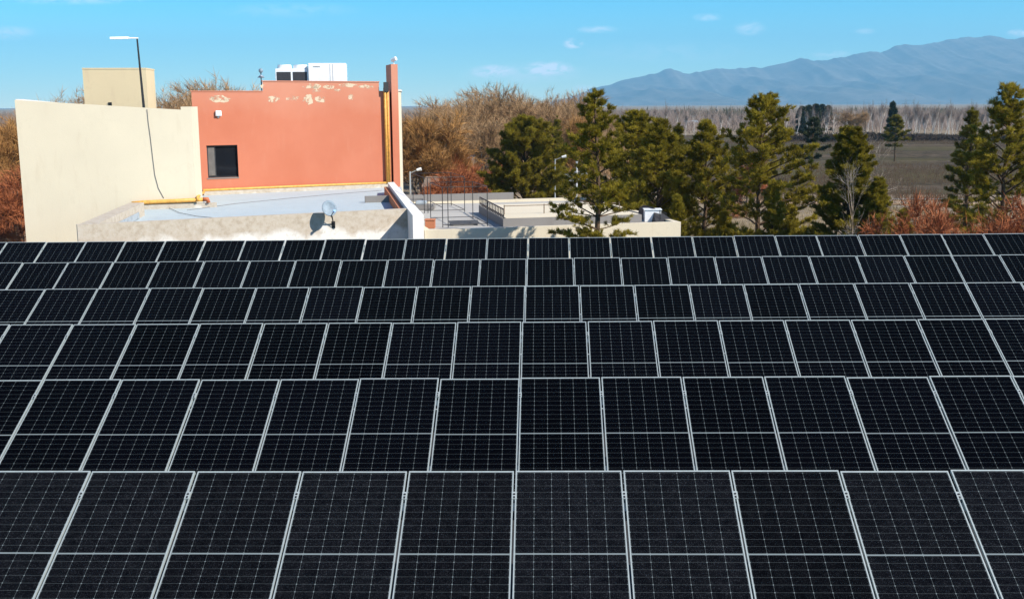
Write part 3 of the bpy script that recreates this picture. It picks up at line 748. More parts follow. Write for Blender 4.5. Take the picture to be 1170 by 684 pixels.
# raised slab: grey upstand, cream top
zs = ZT + .20
ua, va = tu(575, 250, zs); ub, vb = tu(547, 234.5, zs); uc, vc = tu(742, 247.5, zs)
m = MB(); va = max(va, .4); vbk = min(vb, DT - .4)
foot = [tf(ua, va) - to, tf(uc, va) - to, tf(uc, vbk) - to, tf(ub, vbk) - to]
m = MB(); m.prism(foot, ZT - .13, zs); m.build('upstand', M['grey_sheet'], ter)
inset = [tf(ua + .12, va + .1) - to, tf(uc - .1, va + .1) - to, tf(uc - .1, vbk - .1) - to, tf(ub + .12, vbk - .1) - to]
m = MB(); m.prism(inset, zs + .001, zs + .02); m.build('terrace_floor', M['cream'], ter)
# dark railing on the left of the slab, thin rail across
rl = empty('terrace_railing', tf(ua, va) + Vector((0, 0, zs)), 'low black railing along the left side of the raised terrace', 'railing')
m = MB(); n = 16; A_, B_ = tf(ua + .03, va + .05), tf(ub + .03, vbk - .1); rh = .34
for q in range(n + 1):
    p = lerp(A_, B_, q / n) - rl.location; MB().tube([(p.x, p.y, 0), (p.x, p.y, rh)], .018, 5).build('baluster', M['black'], rl)
m = MB()
for hz in (rh, .1): m.tube([lerp(A_, B_, q) - rl.location + Vector((0, 0, zs + hz)) for q in (0, 1)], .025, 5)
m.build('handrail', M['black'], rl)
rr_ = empty('roof_handrail', tf(ua + .3, va + 1.3) + Vector((0, 0, zs + .02)), 'thin rust-brown rail on posts across the cream terrace floor', 'railing')
for u_ in (ua + .35, ua + 1.9, ua + 3.4, ua + 4.9):
    p = tf(u_, va + 1.3) - rr_.location; MB().tube([(p.x, p.y, 0), (p.x, p.y, .36)], .02, 6).build('post', M['wood'], rr_)
MB().tube([tf(ua + .35, va + 1.3) - rr_.location + Vector((0, 0, zs + .34)), tf(ua + 4.9, va + 1.3) - rr_.location + Vector((0, 0, zs + .34))], .016, 6).build('rail', M['wood'], rr_)
# far grey parapet behind the terrace
zp = ZT + .25
m = MB(); tbox(m, -.8, 6.0, DT - .2, DT - .05, ZT - .1, zp + .06); m.build('back_parapet', M['grey_sheet'], ter)
# white cube and dark skylight at the right end
us, vs_ = tu(748, 254, ZT - .1); us2, _ = tu(771, 253, ZT - .1)
sk = empty('roof_hatch', tf(us, .9) + Vector((0, 0, ZT - .12)), 'dark wedge-shaped roof hatch on the right end of the terrace building', 'roof hatch')
so = sk.location
W_ = us2 - us
m = MB(); vs = [tf(us, .9), tf(us2, .9), tf(us2, 2.9), tf(us, 2.9)]; top = [tf(us + .12, 1.5), tf(us + .12, 2.9)]
vv = [p + Vector((0, 0, ZT - .12)) - so for p in vs] + [p + Vector((0, 0, ZT + .42)) - so for p in top]
m.add(vv, [(0, 3, 2, 1), (0, 1, 4), (1, 2, 5, 4), (2, 3, 5), (3, 0, 4, 5)]); m.build('hatch_cover', M['black'], sk)
m = MB()
for q in range(7):
    p = lerp(tf(us + .1, .8), tf(us2 + .1, 2.2), q / 6) - so; m.tube([(p.x, p.y, 0), (p.x, p.y, .5 - .25 * q / 6)], .012, 5)
m.build('guard_rail', M['black'], sk)
uw, _ = tu(738, 250, ZT)
wc = empty('vent_box', tf(uw - .05, 1.4) + Vector((0, 0, ZT - .12)), 'small white vent box beside the dark roof hatch', 'vent')
m = MB().box(0, .62, 0, .5, 0, .45); m.build('casing', M['white'], wc, bevel=.01); MB().box(-.03, .65, -.03, .53, .451, .48).build('lid', M['white'], wc)
# brick chimney stub by the wing wall
ch = at_z(486, 260, ZT)
cs = empty('brick_stub', (ch.x + .05, ch.y + .7, ZT - .12), 'short terracotta brick stub behind the white wing wall', 'chimney')
MB().box(-.14, .20, 0, .4, 0, .30).build('shaft', M['brick'], cs, bevel=.01); MB().box(-.16, .22, -.02, .42, .301, .33).build('cap', M['brick'], cs)
# black open frames (pergola skeletons) on the roof
def frame_box(label, u0, u1, v0, v1, h, mids=()):
    r = empty('pergola_frame', tf(u0, v0) + Vector((0, 0, ZT - .12)), label, 'pergola', 'black steel frames on the terrace roof'); o = r.location
    for u_, v_ in [(u0, v0), (u1, v0), (u1, v1), (u0, v1)] + list(mids):
        p = tf(u_, v_) - o; MB().tube([(p.x, p.y, 0), (p.x, p.y, h)], .016, 5).build('post', M['black'], r)
    m = MB(); cs_ = [(u0, v0), (u1, v0), (u1, v1), (u0, v1)]
    for i in range(4):
        for hz in (h, .1 if i != 3 else h * .5):
            p, q = tf(*cs_[i]) - o, tf(*cs_[(i + 1) % 4]) - o
            m.tube([(p.x, p.y, hz), (q.x, q.y, hz)], .013, 5)
    m.build('top_rail', M['black'], r)
def uu(px, py): return tu(px, py, ZT - .12)
def ufor(px, v, z):                                        # where along the roof a view ray crosses depth v
    lo, hi = -4.0, TLn + 4
    for _ in range(40):
        mid = (lo + hi) / 2
        if project(tf(mid, v) + Vector((0, 0, z)))[0] < px: lo = mid
        else: hi = mid
    return lo
zb = ZT - .12
va_ = max(.6, uu(505, 260)[1]); u0, u1 = ufor(506, va_, zb), ufor(557, va_, zb); v1_ = va_ + 2.6
frame_box('nearer black open steel frame on the terrace roof, beside the raised terrace', u0, u1, va_, v1_, at(506, 214, tf(u0, va_).y).z - zb, [(u0 + .2, va_)])
vb_ = uu(486, 243.5)[1]; w0, w1 = ufor(485, vb_, zb), ufor(531, vb_, zb)
frame_box('farther black open steel frame on the terrace roof, behind the brick stub', w0, w1, vb_, vb_ + 3.0, at(485, 203, tf(w0, vb_).y).z - zb, [(w0 + .15, vb_)])
v0 = va_
# pale ducts on the roof
u, v_ = uu(505, 240)
dk = empty('roof_duct', tf(.7, 8.8) + Vector((0, 0, ZT - .12)), 'low grey duct box lying on the terrace roof among the frames', 'duct')
MB().box(0, 1.15, 0, .7, 0, .22).build('casing', M['grey_sheet'], dk, bevel=.03); MB().box(.35, .8, .1, .6, .221, .36).build('cowl', M['roof_tin'], dk, bevel=.03)
pl = MB(); 
for q in range(4): pl.box(0, 1.1, q * .17, q * .17 + .11, .05 + .02 * q, .08 + .02 * q)
pl.box(.05, .12, 0, .6, 0, .05).box(.95, 1.02, 0, .6, 0, .05)
pp = tf(u0 + .35, 2.1); po = pl.build('plank_pile', plain('dark_boards', (.07, .075, .085), .8)); po.location = (pp.x, pp.y, ZT - .12); po.rotation_euler.z = R(12)
tag(po, 'dark boards lying inside the nearest black frame', 'boards')

# ------------------------------------------------------------------ trees
def rv(rng, s=1): return Vector((rng.uniform(-s, s), rng.uniform(-s, s), rng.uniform(-s, s)))

def needle_tuft(vs, fs, rng, p, d, n, ln, wd, spread):
    for _ in range(n):
        q = (d + rv(rng, spread)).normalized()
        s_ = q.cross(rv(rng)).normalized() * wd
        a = p + rv(rng, ln * .35); b = a + q * ln * rng.uniform(.7, 1.2)
        o = len(vs); vs += [tuple(a - s_), tuple(a + s_), tuple(b)]; fs.append((o, o + 1, o + 2))

def pine(label, base, H, Rad, seed, mat='needles', bare=.18, dens=1.0, needle=.17, group='pine trees beyond the panels', lean=(0, 0), prof=None, lift=0.0, whorl=.42, name='pine_tree', asym=0, wd=.015, open_=.7):
    rng = random.Random(seed)
    root = empty(name, base, label, 'tree', group)
    tr = MB(); vs, fs = [], []
    top = Vector((lean[0], lean[1], H)); tp = []
    for i in range(9):
        u = i / 8; tp.append(top * u + Vector((rng.uniform(-.05, .05), rng.uniform(-.05, .05), 0)) * (H / 9))
    tr.tube(tp, [H * .016 * (1 - .92 * i / 8) + .01 for i in range(9)], 8)
    def axis(u):
        x = u * 8; i = min(7, int(x)); return lerp(tp[i], tp[i + 1], x - i)
    prof = prof or (lambda t: (math.sin(min(1, t * 1.9 + .32) * math.pi / 2)) * (1 - t) ** .75 + .05)
    z = H * bare
    while z < H * .985:
        t = (z - H * bare) / (H * (1 - bare))
        nb = rng.choice((4, 5, 5, 6)); ph = rng.uniform(0, 6.28)
        for k in range(nb):
            az = ph + k * 6.283 / nb + rng.uniform(-.4, .4)
            L = Rad * prof(t) * rng.uniform(.72, 1.15) * (1 + asym * math.cos(az))
            if rng.random() < .10 * open_: continue
            rise = .15 + lift + .75 * t + rng.uniform(-.12, .18)
            d = Vector((math.cos(az), math.sin(az), rise)).normalized()
            p0 = axis(z / H); pts = [p0]
            segs = 4; cur = p0.copy(); dd = d.copy()
            for s_ in range(segs):
                dd = (dd + Vector((0, 0, .10 if s_ > 1 else -.05)) + rv(rng, .10)).normalized(); cur = cur + dd * (L / segs); pts.append(cur.copy())
            r0 = max(.012, .012 + L * .012)
            tr.tube(pts, [r0 * (1 - .8 * i / segs) for i in range(segs + 1)], 4, cap=False)
            # tufts along the outer part and on side shoots
            nt = max(5, int(L * 7.6 * dens))
            for q in range(nt):
                u = rng.uniform(.28, 1.0) ** .8
                x = u * segs; i = min(segs - 1, int(x)); pc = lerp(pts[i], pts[i + 1], x - i)
                side = rv(rng, 1); side.z = abs(side.z) * .6
                ls = rng.uniform(.1, .42) * (.35 + .65 * L / max(Rad, .1)) * min(1.0, Rad / 1.6)
                pe = pc + side * ls
                dirn = (side + Vector((0, 0, .55)) + dd * .4).normalized()
                tr.tube([pc, pe], [.007, .004], 3, cap=False)
                needle_tuft(vs, fs, rng, pe, dirn, 26, needle, wd, .85)
                needle_tuft(vs, fs, rng, lerp(pc, pe, .6), dirn, 16, needle, wd, .9)
            needle_tuft(vs, fs, rng, pts[-1], dd, 34, needle * 1.1, wd, .8)
        z += whorl * rng.uniform(.75, 1.25) * (1 - .4 * t)
    needle_tuft(vs, fs, rng, axis(1), Vector((0, 0, 1)), 60, needle, wd, .7)
    tr.build('trunk', M['bark'], root, fix=False)
    c = MB(); c.add(vs, fs); c.build('crown', M[mat], root, fix=False)
    return root

def gz(px, Y, z=0.0):
    p = at(px, 200, Y); return Vector((p.x, p.y, z))
def top_h(px, py, Y): return at(px, py, Y).z

pine('tall open pine with bare trunk standing before the terrace building', gz(689, 36.2), top_h(681, 104, 36.2), 2.1, 1, bare=.36, dens=1.7, needle=.13, lean=(-.28, 0), wd=.012)
pine('dense olive pine right behind the tall open pine', gz(727, 52), top_h(722, 131, 52), 2.9, 2, bare=.18, lift=.3, dens=1.7, prof=lambda t: (1 - t ** 2.2) * .95 + .08)
pine('dense pine with pointed top at the right end of the terrace building', gz(752, 49.5), top_h(753, 138, 49.5), 2.3, 3, bare=.2, lift=.3, dens=1.7, prof=lambda t: (1 - t ** 1.8) * .95 + .08)
pine('slim pine peeping out behind the dense pair', gz(774, 60), top_h(774, 143, 60), 1.2, 4, bare=.2, dens=1.6, mat='needles_dark')
pine('narrow dark pine with thin trunk left of the big forked pine', gz(806, 50), top_h(804, 140, 50), 1.75, 5, bare=.30, lift=.3, dens=1.6, mat='needles', prof=lambda t: (1 - t ** 1.6) * (.45 + .75 * min(1, t * 3)) + .06)
pine('big spreading pine with dark head and visible limbs', gz(868, 46), top_h(868, 115, 46), 2.65, 6, bare=.26, dens=1.35, needle=.16, open_=1.2, whorl=.42, prof=lambda t: (1 - t ** 2.4) * .95 + .12, asym=.12)
pine('broad bushy pine beside the rust-red shrubs', gz(600, 72), top_h(603, 138, 72), 3.3, 7, bare=.04, lift=.3, dens=2.6, needle=.2, prof=lambda t: (1 - t ** 2.6) * .95 + .12)
pine('slim dark conifer between the bushy pine and the tall open pine', gz(637, 85), top_h(637, 134, 85), 1, 8, bare=.12, dens=1.6, mat='needles_dark')
pine('tall pine leaning out at the right edge behind the rust bush', gz(1150, 45), top_h(1147, 99, 45), 2.7, 9, bare=.30, dens=1.2, needle=.17, open_=1.2, lean=(-.1, 0), lift=.2)
pine('dark narrow pine tucked left of the right edge pine', gz(1106, 60), top_h(1107, 125, 60), 1.5, 10, bare=.2, dens=1.6, mat='needles_dark')
pine('small far pine standing alone in the dark field', gz(1021, 172), top_h(1019, 133, 172), 2.6, 12, bare=.34, dens=1.0, needle=.32, mat='needles_dark', wd=.03, whorl=.7)
pine('small pale far pine at the left side of the dark field', gz(927, 125), top_h(926, 136, 125), 2.3, 13, bare=.38, dens=.8, needle=.3, mat='needles_far', wd=.03, whorl=.8)
cy = pine('dense dark cypress-like conifer in front of the dark field', gz(972, 43), top_h(965, 147, 43), 2.1, 14, bare=.03, dens=4.2, needle=.12, mat='needles', whorl=.26, wd=.013, prof=lambda t: (1 - t) ** .62 * 1.0 + .05, name='conifer_tree')
pine('bright low conifer leaning on the right of the dark conifer', gz(1003, 42), top_h(1000, 205, 42), 1.2, 15, bare=.03, dens=4.5, needle=.11, whorl=.3, name='conifer_tree', prof=lambda t: (1 - t ** 2) * .9 + .1)
for i, (px, y, hh, rd_, lb_) in enumerate([(885, 44, 208, .9, 'young green pine growing under the big spreading pine'), (905, 50, 240, 1.0, 'low green pine sapling on the scrub left of the dark conifer'), (775, 43, 225, .7, 'low green pine sapling at the corner of the terrace building'),
                                    (830, 48, 245, .9, 'low pine sapling between the narrow pine and the big spreading pine'), (1036, 50, 240, .9, 'low dull green shrub right of the dark conifer')]):
    pine(lb_, gz(px, y), max(1.6, top_h(px, hh, y)), rd_, 30 + i, bare=.06, dens=2.2, needle=.14, whorl=.3, name='pine_sapling', group='pine saplings on the scrub', prof=lambda t: (1 - t ** 2) * .9 + .1)

# bare deciduous trees
def bare_mesh(seed, H, spread, levels=4, kids=(4, 5), twigs=7, up=.35, trunk=.30, tw=.016, tl=.9, rad=.016, wig=.2, kr=.5):
    rng = random.Random(seed); tr = MB(); vs, fs = [], []
    def grow(p, d, L, r, lev):
        pts = [p]; cur = p.copy(); dd = d.copy()
        n = 4 if lev < 2 else 3
        for _ in range(n):
            dd = (dd + rv(rng, wig) + Vector((0, 0, .06 * up * 3))).normalized(); cur = cur + dd * (L / n); pts.append(cur.copy())
        if lev <= 2: tr.tube(pts, [r * (1 - .55 * i / n) for i in range(n + 1)], 5 if lev < 2 else 3, cap=False)
        else:
            s_ = dd.cross(rv(rng)).normalized() * r * .9
            for i in range(n):
                o = len(vs); w0, w1 = 1 - .6 * i / n, 1 - .6 * (i + 1) / n
                vs.extend([tuple(pts[i] - s_ * w0), tuple(pts[i] + s_ * w0), tuple(pts[i + 1] + s_ * w1), tuple(pts[i + 1] - s_ * w1)]); fs.append((o, o + 1, o + 2, o + 3))
        if lev >= 2:
            for _ in range(twigs if lev >= levels - 1 else twigs // 2):
                u = rng.uniform(.2, 1); x = u * n; i = min(n - 1, int(x)); q = lerp(pts[i], pts[i + 1], x - i)
                td_ = (dd + rv(rng, .85) + Vector((0, 0, up))).normalized(); w = td_.cross(rv(rng)).normalized() * tw
                e = q + td_ * tl * rng.uniform(.5, 1.2); o = len(vs)
                vs.extend([tuple(q - w), tuple(q + w), tuple(e)]); fs.append((o, o + 1, o + 2))
        if lev < levels:
            for k in range(rng.randint(*kids)):
                u = rng.uniform(.35, 1) if lev else rng.uniform(.55, 1); x = u * n; i = min(n - 1, int(x)); q = lerp(pts[i], pts[i + 1], x - i)
                nd = (dd * .75 + rv(rng, 1) * spread + Vector((0, 0, up))).normalized()
                grow(q, nd, L * rng.uniform(.55, .82), r * (kr if lev == 0 else .5), lev + 1)
    grow(Vector((0, 0, 0)), Vector((0, 0, 1)), H * trunk, H * rad, 0)
    zmax = max(v[2] for v in vs)
    k = H / zmax
    tr.v = [(a * k, b * k, c * k) for a, b, c in tr.v]; vs = [(a * k, b * k, c * k) for a, b, c in vs]
    return tr, vs, fs
KINDS = {}
def bare_tree(name, label, kind, base, H, rot=0, group=None, cat='tree', xy_=1.0):
    if kind not in KINDS:
        args, bark, tm, h0 = BARE[kind]
        tr, vs, fs = bare_mesh(**args)
        root = empty(name)
        tr.build('trunk', M[bark], root, fix=False); c = MB(); c.add(vs, fs); c.build('crown', M[tm], root, fix=False)
        KINDS[kind] = root; o = root
    else:
        o = copy_tree(KINDS[kind]); o.name = name
        for k_ in ('group',):
            if k_ in o: del o[k_]
    s_ = H / BARE[kind][3]
    o.location = base; o.scale = (s_ * xy_, s_ * xy_, s_); o.rotation_euler.z = rot
    return tag(o, label, cat, group)
BARE = {
    'round': (dict(seed=21, H=11, spread=.75, levels=4, kids=(4, 5), twigs=22, up=.26, tw=.010, tl=.6), 'grey_bark', 'twig_grey', 11),
    'round2': (dict(seed=25, H=11, spread=.9, levels=4, kids=(4, 5), twigs=22, up=.2, tw=.010, tl=.6), 'grey_bark', 'twig_grey', 11),
    'ochre': (dict(seed=22, H=10, spread=.85, levels=4, kids=(5, 6), twigs=18, up=.22, tw=.011, tl=.6, trunk=.24), 'grey_bark', 'twig_ochre', 10),
    'rust': (dict(seed=23, H=6, spread=.95, levels=4, kids=(4, 6), twigs=16, up=.10, tw=.009, tl=.42, trunk=.22), 'grey_bark', 'twig_rust', 6),
    'pale': (dict(seed=24, H=6, spread=.85, levels=4, kids=(3, 4), twigs=4, up=.2, tw=.0025, tl=.3, trunk=.3, rad=.009), 'tan_bark', 'twig_pale', 6),
    'poplar': (dict(seed=26, H=11, spread=.34, levels=3, kids=(6, 8), twigs=6, up=1.1, tw=.018, tl=1.0, trunk=.9, rad=.024, kr=.22), 'pale_bark', 'far_twigs', 11),
    'poplar2': (dict(seed=27, H=11, spread=.38, levels=3, kids=(6, 8), twigs=5, up=1.1, tw=.018, tl=.9, trunk=.9, rad=.022, kr=.22), 'pale_bark', 'far_twigs', 11),
    'bush': (dict(seed=28, H=6, spread=1.05, levels=4, kids=(5, 6), twigs=12, up=.06, tw=.008, tl=.30, trunk=.26, rad=.010, wig=.42), 'twig_bark', 'twig_rust', 6),
}
rg = random.Random(77)
bt = [  # px, top py, Y, kind, xy, label
    (556, 99, 118, 'round', 1.0, 'large grey-brown bare tree above the rust shrubs, tallest of the wood'),
    (590, 97, 128, 'round2', 1.0, 'wide rounded bare tree above the bushy pine'),
    (622, 102, 132, 'round', 1.0, 'bare grey tree above the slim dark conifer'),
    (648, 104, 140, 'round2', .95, 'pale bare tree at the right end of the wood, left of the tall pine'),
    (529, 112, 112, 'round2', .9, 'mid-sized bare tree left of the tallest bare tree'),
    (508, 114, 108, 'round', .9, 'feathery bare tree above the far house chimneys'),
    (572, 128, 98, 'round', .8, 'dark bare tree directly left of the bushy pine'),
    (540, 135, 96, 'round2', .8, 'dark low bare tree behind the rust-red shrubs'),
    (468, 125, 84, 'ochre', .9, 'ochre willow-like bare tree touching the red fin wall'),
    (487, 131, 92, 'ochre', .9, 'ochre bare tree right of the willow at the red fin wall'),
    (446, 122, 100, 'ochre', .9, 'ochre bare tree mostly hidden behind the red block'),
    (657, 128, 100, 'ochre', .62, 'orange-brown round tree behind the tall open pine'),
    (285, 84, 84, 'round', 1.0, 'bare grey tree rising behind the red parapet left of the mast'),
    (252, 90, 90, 'round2', 1.0, 'bare tree behind the left shoulder of the red block'),
    (210, 99, 86, 'round', .9, 'bare brown tree between the tank house and the red block'),
    (78, 97, 88, 'round2', 1.0, 'bare grey tree behind the tank house at left'),
    (50, 103, 92, 'round', .9, 'low bare tree top over the sloping cream parapet'),
    (8, 131, 78, 'ochre', .9, 'ochre bare tree at the left edge of the photo'),
    (-30, 128, 84, 'ochre', .9, 'ochre bare tree just outside the left edge'),
    (606, 104, 112, 'round', 1.0, 'bare tree crown right behind the tip of the bushy pine'),
    (574, 103, 136, 'round2', 1.0, 'hazy bare tree between the tallest and the widest bare trees'),
    (542, 108, 126, 'round', 1.1, 'hazy bare tree behind the tallest of the wood on its left'),
    (494, 120, 118, 'round', 1.0, 'greyish bare tree above the ochre willow-like tree'),
    (635, 112, 118, 'round2', 1.0, 'twiggy bare tree directly behind the slim dark conifer'),
    (516, 126, 98, 'round', 1.0, 'brown bare tree above the far tin roof'),
    (268, 92, 92, 'round2', 1.0, 'bare tree crown between the two crowns above the red shoulder'),
    (232, 102, 88, 'round', 1.0, 'bare tree crown at the left end of the red wall top'),
    (190, 106, 92, 'round2', 1.0, 'bare tree crown just right of the tank house'),
    (66, 103, 96, 'round', 1.0, 'bare tree crown just left of the tank house'),
    (713, 138, 150, 'round2', .9, 'far bare tree between the tall open pine and the dense pine'),
    (690, 124, 160, 'round', .9, 'far bare tree behind the tip of the tall open pine'),
]
for px, py, Y, kd, xs, lb_ in bt:
    bare_tree('bare_tree', lb_, kd, gz(px, Y), top_h(px, py - 4, Y) * 1.03, rg.uniform(0, 6.28), 'bare winter trees', xy_=xs * 1.12)
for px, py, Y, kd, xs, lb_ in [
    (505, 184, 62, 'rust', .9, 'rust-red leafless tree in front of the ochre house'), (535, 168, 84, 'rust', .95, 'tall rust-red leafless tree above the black roof frames'),
    (561, 177, 82, 'rust', .85, 'rust-red leafless tree touching the bushy pine'), (520, 150, 100, 'rust', .9, 'faded rust tree behind the far house'),
    (10, 178, 60, 'rust', .9, 'rust-red bare tree beside the cream wall at the left edge'), (-14, 172, 66, 'rust', .9, 'rust-red bare tree cut by the left edge'),
    (855, 168, 88, 'rust', .7, 'rust-tinted tree half hidden behind the big spreading pine')]:
    bare_tree('rust_tree', lb_, kd, gz(px, Y), top_h(px, py, Y), rg.uniform(0, 6.28), 'rust-coloured leafless trees', xy_=xs)
for px, py, Y, lb_ in [(1080, 226, 40, 'left rust-red bush below the right edge pine'), (1112, 210, 38, 'tallest rust-red bush in the middle of its clump'), (1150, 214, 39, 'right rust-red bush cut by the right edge'), (1185, 222, 40, 'rust-red bush just outside the right edge')]:
    h = top_h(px, py, Y); bare_tree('rust_bush', lb_, 'bush', gz(px, Y), h, rg.uniform(0, 6.28), 'rust-red bushes at the right', 'bush', xy_=.8)
bare_tree('bare_tree', 'slender pale leafless tree in front of the dark conifer', 'pale', gz(985, 39.5), top_h(983, 172, 39.5), 1.0, 'bare winter trees', xy_=.5)
bare_tree('bare_tree', 'pale grey bare tree right of the dark conifer, before the field', 'pale', gz(1010, 70), top_h(1012, 150, 70), 2.0, 'bare winter trees', xy_=.9)
bare_tree('bare_tree', 'brown bare tree at the far edge of the field, left one of a pair', 'round2', gz(966, 262), top_h(966, 124, 262), 2.0, 'bare winter trees', xy_=1.1)
bare_tree('bare_tree', 'brown bare tree at the far edge of the field, right one of a pair', 'round', gz(986, 256), top_h(986, 121, 256), 4.0, 'bare winter trees', xy_=1.2)
# poplar belt beyond the field
k = 0
for row, (Y, x0, x1, step) in enumerate([(282, 1030, 1215, 7.2), (296, 940, 1215, 9.5), (320, 680, 950, 11)]):
    px = x0
    while px < x1:
        h = top_h(px, 117 + rg.uniform(-6, 7), Y); Yj = Y + rg.uniform(-4, 4)
        lab = 'tall pale bare poplar in the belt behind the dark field' if row < 2 else 'pale bare poplar in the far belt behind the pines'
        bare_tree('poplar_tree', lab, 'poplar' if k % 2 else 'poplar2', gz(px + rg.uniform(-2, 2), Yj), h, rg.uniform(0, 6.28),
                  'poplars behind the dark field' if row < 2 else 'poplars behind the pines', xy_=rg.uniform(.8, 1.2)); k += 1
        px += step * rg.uniform(.7, 1.3)
# dark evergreens at the far field edge
for i, (px, py) in enumerate([(914, 124), (921, 122), (929, 121), (936, 122), (943, 123)]):
    pine('dark far evergreen in the small clump left of the poplars', gz(px, 330 + 6 * i), top_h(px, py, 330), 1.7, 60 + i, mat='needles_far', bare=.1, dens=.7, needle=.7, wd=.12, whorl=1.1, group='far evergreens left of the poplars', prof=lambda t: (1 - t ** 3) * .9 + .1)
pine('dark narrow evergreen sticking out above the far belt', gz(1016, 290), top_h(1016, 118, 290), 1.5, 66, mat='needles_far', bare=.1, dens=.7, needle=.6, wd=.1, whorl=1.0, group='far evergreens left of the poplars')

# distant woods: one mass along the horizon
def far_woods(name, Y0, Y1, pxa, pxb, n, h0, h1, mat, seed, wk=1.0):
    rng = random.Random(seed); vs, fs = [], []
    for _ in range(n):
        Y = rng.uniform(Y0, Y1); px = rng.uniform(pxa, pxb); b = gz(px, Y)
        h = rng.uniform(h0, h1) * (.75 + .5 * mnoise.noise(Vector((b.x * .03, b.y * .03, seed))))
        for q in range(16):
            a = b + Vector((rng.gauss(0, 1.3), rng.gauss(0, 1.3), rng.uniform(0, h * .55))); w = Vector((rng.uniform(.03, .09), rng.uniform(-.03, .03), 0)) * wk
            e = a + Vector((rng.gauss(0, .9), rng.gauss(0, .9), rng.uniform(h * .25, h * .5))); o = len(vs)
            vs += [tuple(a - w), tuple(a + w), tuple(e)]; fs.append((o, o + 1, o + 2))
    o = MB().add(vs, fs).build(name, M[mat], fix=False); tag(o, 'distant brown and grey woods along the horizon', 'woods', kind='stuff')
far_woods('distant_woods', 330, 800, -60, 1260, 9000, 6, 10, 'far_twigs', 3)
far_woods('woods_behind_houses', 125, 210, -60, 720, 2600, 5, 9, 'twig_grey', 4)
far_woods('evergreen_woods', 500, 900, 600, 1260, 900, 6, 9.5, 'needles_far', 5, 3.0)

# undergrowth: dry grass and scrub on the open ground
def scrub():
    rng = random.Random(9); vs, fs = [], []
    for _ in range(5200):
        Y = 36 + 62 * rng.random() ** 1.3; px = rng.uniform(770, 1230) if rng.random() < .85 else rng.uniform(440, 770)
        b = gz(px, Y)
        if px < 800 and Y < 54: continue
        if mnoise.noise(Vector((b.x * .25, b.y * .25, 2))) < -.15: continue
        hh = rng.uniform(.2, .7)
        for q in range(12):
            a = b + Vector((rng.gauss(0, .22), rng.gauss(0, .22), -.02)); w = Vector((.016, 0, 0)); o = len(vs)
            e = a + Vector((rng.gauss(0, .16), rng.gauss(0, .16), hh * rng.uniform(.5, 1)))
            vs += [tuple(a - w), tuple(a + w), tuple(e)]; fs.append((o, o + 1, o + 2))
    o = MB().add(vs, fs).build('dry_grass', M['straw'], fix=False); tag(o, 'dry straw-coloured grass and scrub on the open ground', 'grass', kind='stuff')
scrub()

def weeds():
    rng = random.Random(19); vs, fs = [], []
    for _ in range(15000):
        u, v = rng.random(), rng.random() ** 1.5
        x = 14 + u * 110; y = 101 + v * 165 + rng.gauss(0, 3)
        if mnoise.noise(Vector((x * .05, y * .02, 4))) < -.1: continue
        for q in range(5):
            a = Vector((x + rng.gauss(0, .5), y + rng.gauss(0, .5), .03)); w = Vector((.03, 0, 0)); o = len(vs)
            e = a + Vector((rng.gauss(0, .2), 0, rng.uniform(.2, .9)))
            vs += [tuple(a - w), tuple(a + w), tuple(e)]; fs.append((o, o + 1, o + 2))
    o = MB().add(vs, fs).build('field_weeds', M['weed'], fix=False); tag(o, 'dry brown weeds scattered over the dark field', 'weeds', kind='stuff')
M['weed_dark'] = leaf_mat('dark_scrub_twigs', (.018, .013, .010), (.05, .036, .026), .9)
M['weed'] = leaf_mat('dry_brown_weeds', (.06, .04, .028), (.16, .115, .075), .9)
weeds()
far_woods('field_hedge', 262, 282, 880, 1270, 900, 1.2, 2.6, 'weed_dark', 6, 2.0)
bpy.data.objects['field_hedge']['label'] = 'dark low scrub along the foot of the poplar belt'; bpy.data.objects['field_hedge']['category'] = 'scrub'
# field fence
fp = [at_z(px, py, 0) for px, py in ((1022, 237), (1060, 235), (1098, 233), (1136, 231), (1180, 229))]
fe = empty('field_fence', gz(1000, 93), 'low wooden post fence along the ochre track by the dark field', 'fence')
fo = fe.location
for i in range(15):
    p = Vector((fo.x - 6 + i * 1.5, fo.y + .6 - i * .09, 0)) - fo; MB().box(p.x - .05, p.x + .05, p.y - .05, p.y + .05, 0, 1.15 + .1 * (i % 3)).build('post', M['wood'], fe)
m = MB()
for hz in (.4, .75, 1.05): m.tube([(-6, .6, hz), (15, -.66, hz)], .012, 4)
m.build('wire', M['steel'], fe)

# ------------------------------------------------------------------ houses and street lamps beyond the terrace
def house(label, px0, px1, pyt, Y, dep, mat, roofmat, wins, name='house', pitch=.8):
    a, b = gz(px0, Y), gz(px1, Y); zt = top_h(px0, pyt, Y)
    h = empty(name, a, label, 'house'); w = b.x - a.x
    MB().box(0, w, 0, dep, 0, zt).build('wall', mat, h)
    if pitch > .2: 
        m = MB(); m.add([(-.3, -.3, zt + .002), (w + .3, -.3, zt + .002), (w + .3, dep + .3, zt + .002), (-.3, dep + .3, zt + .002), (-.3, dep / 2, zt + pitch), (w + .3, dep / 2, zt + pitch)],
                        [(0, 1, 5, 4), (2, 3, 4, 5), (0, 4, 3), (1, 2, 5), (0, 3, 2, 1)]); m.build('roof', roofmat, h)
    else:
        MB().box(-.15, w + .15, -.15, dep + .15, zt + .002, zt + .25).build('roof', roofmat, h)
    for (u, zf, ww, wh) in wins:
        MB().box(w * u - ww / 2 - .05, w * u + ww / 2 + .05, -.05, -.002, zt * zf - wh / 2 - .05, zt * zf + wh / 2 + .05).build('window', M['white_wall'], h)
        f = h.children[-1]
        MB().box(w * u - ww / 2, w * u + ww / 2, -.06, -.052, zt * zf - wh / 2, zt * zf + wh / 2).build('pane', M['pane'], f)
    return h, w, zt
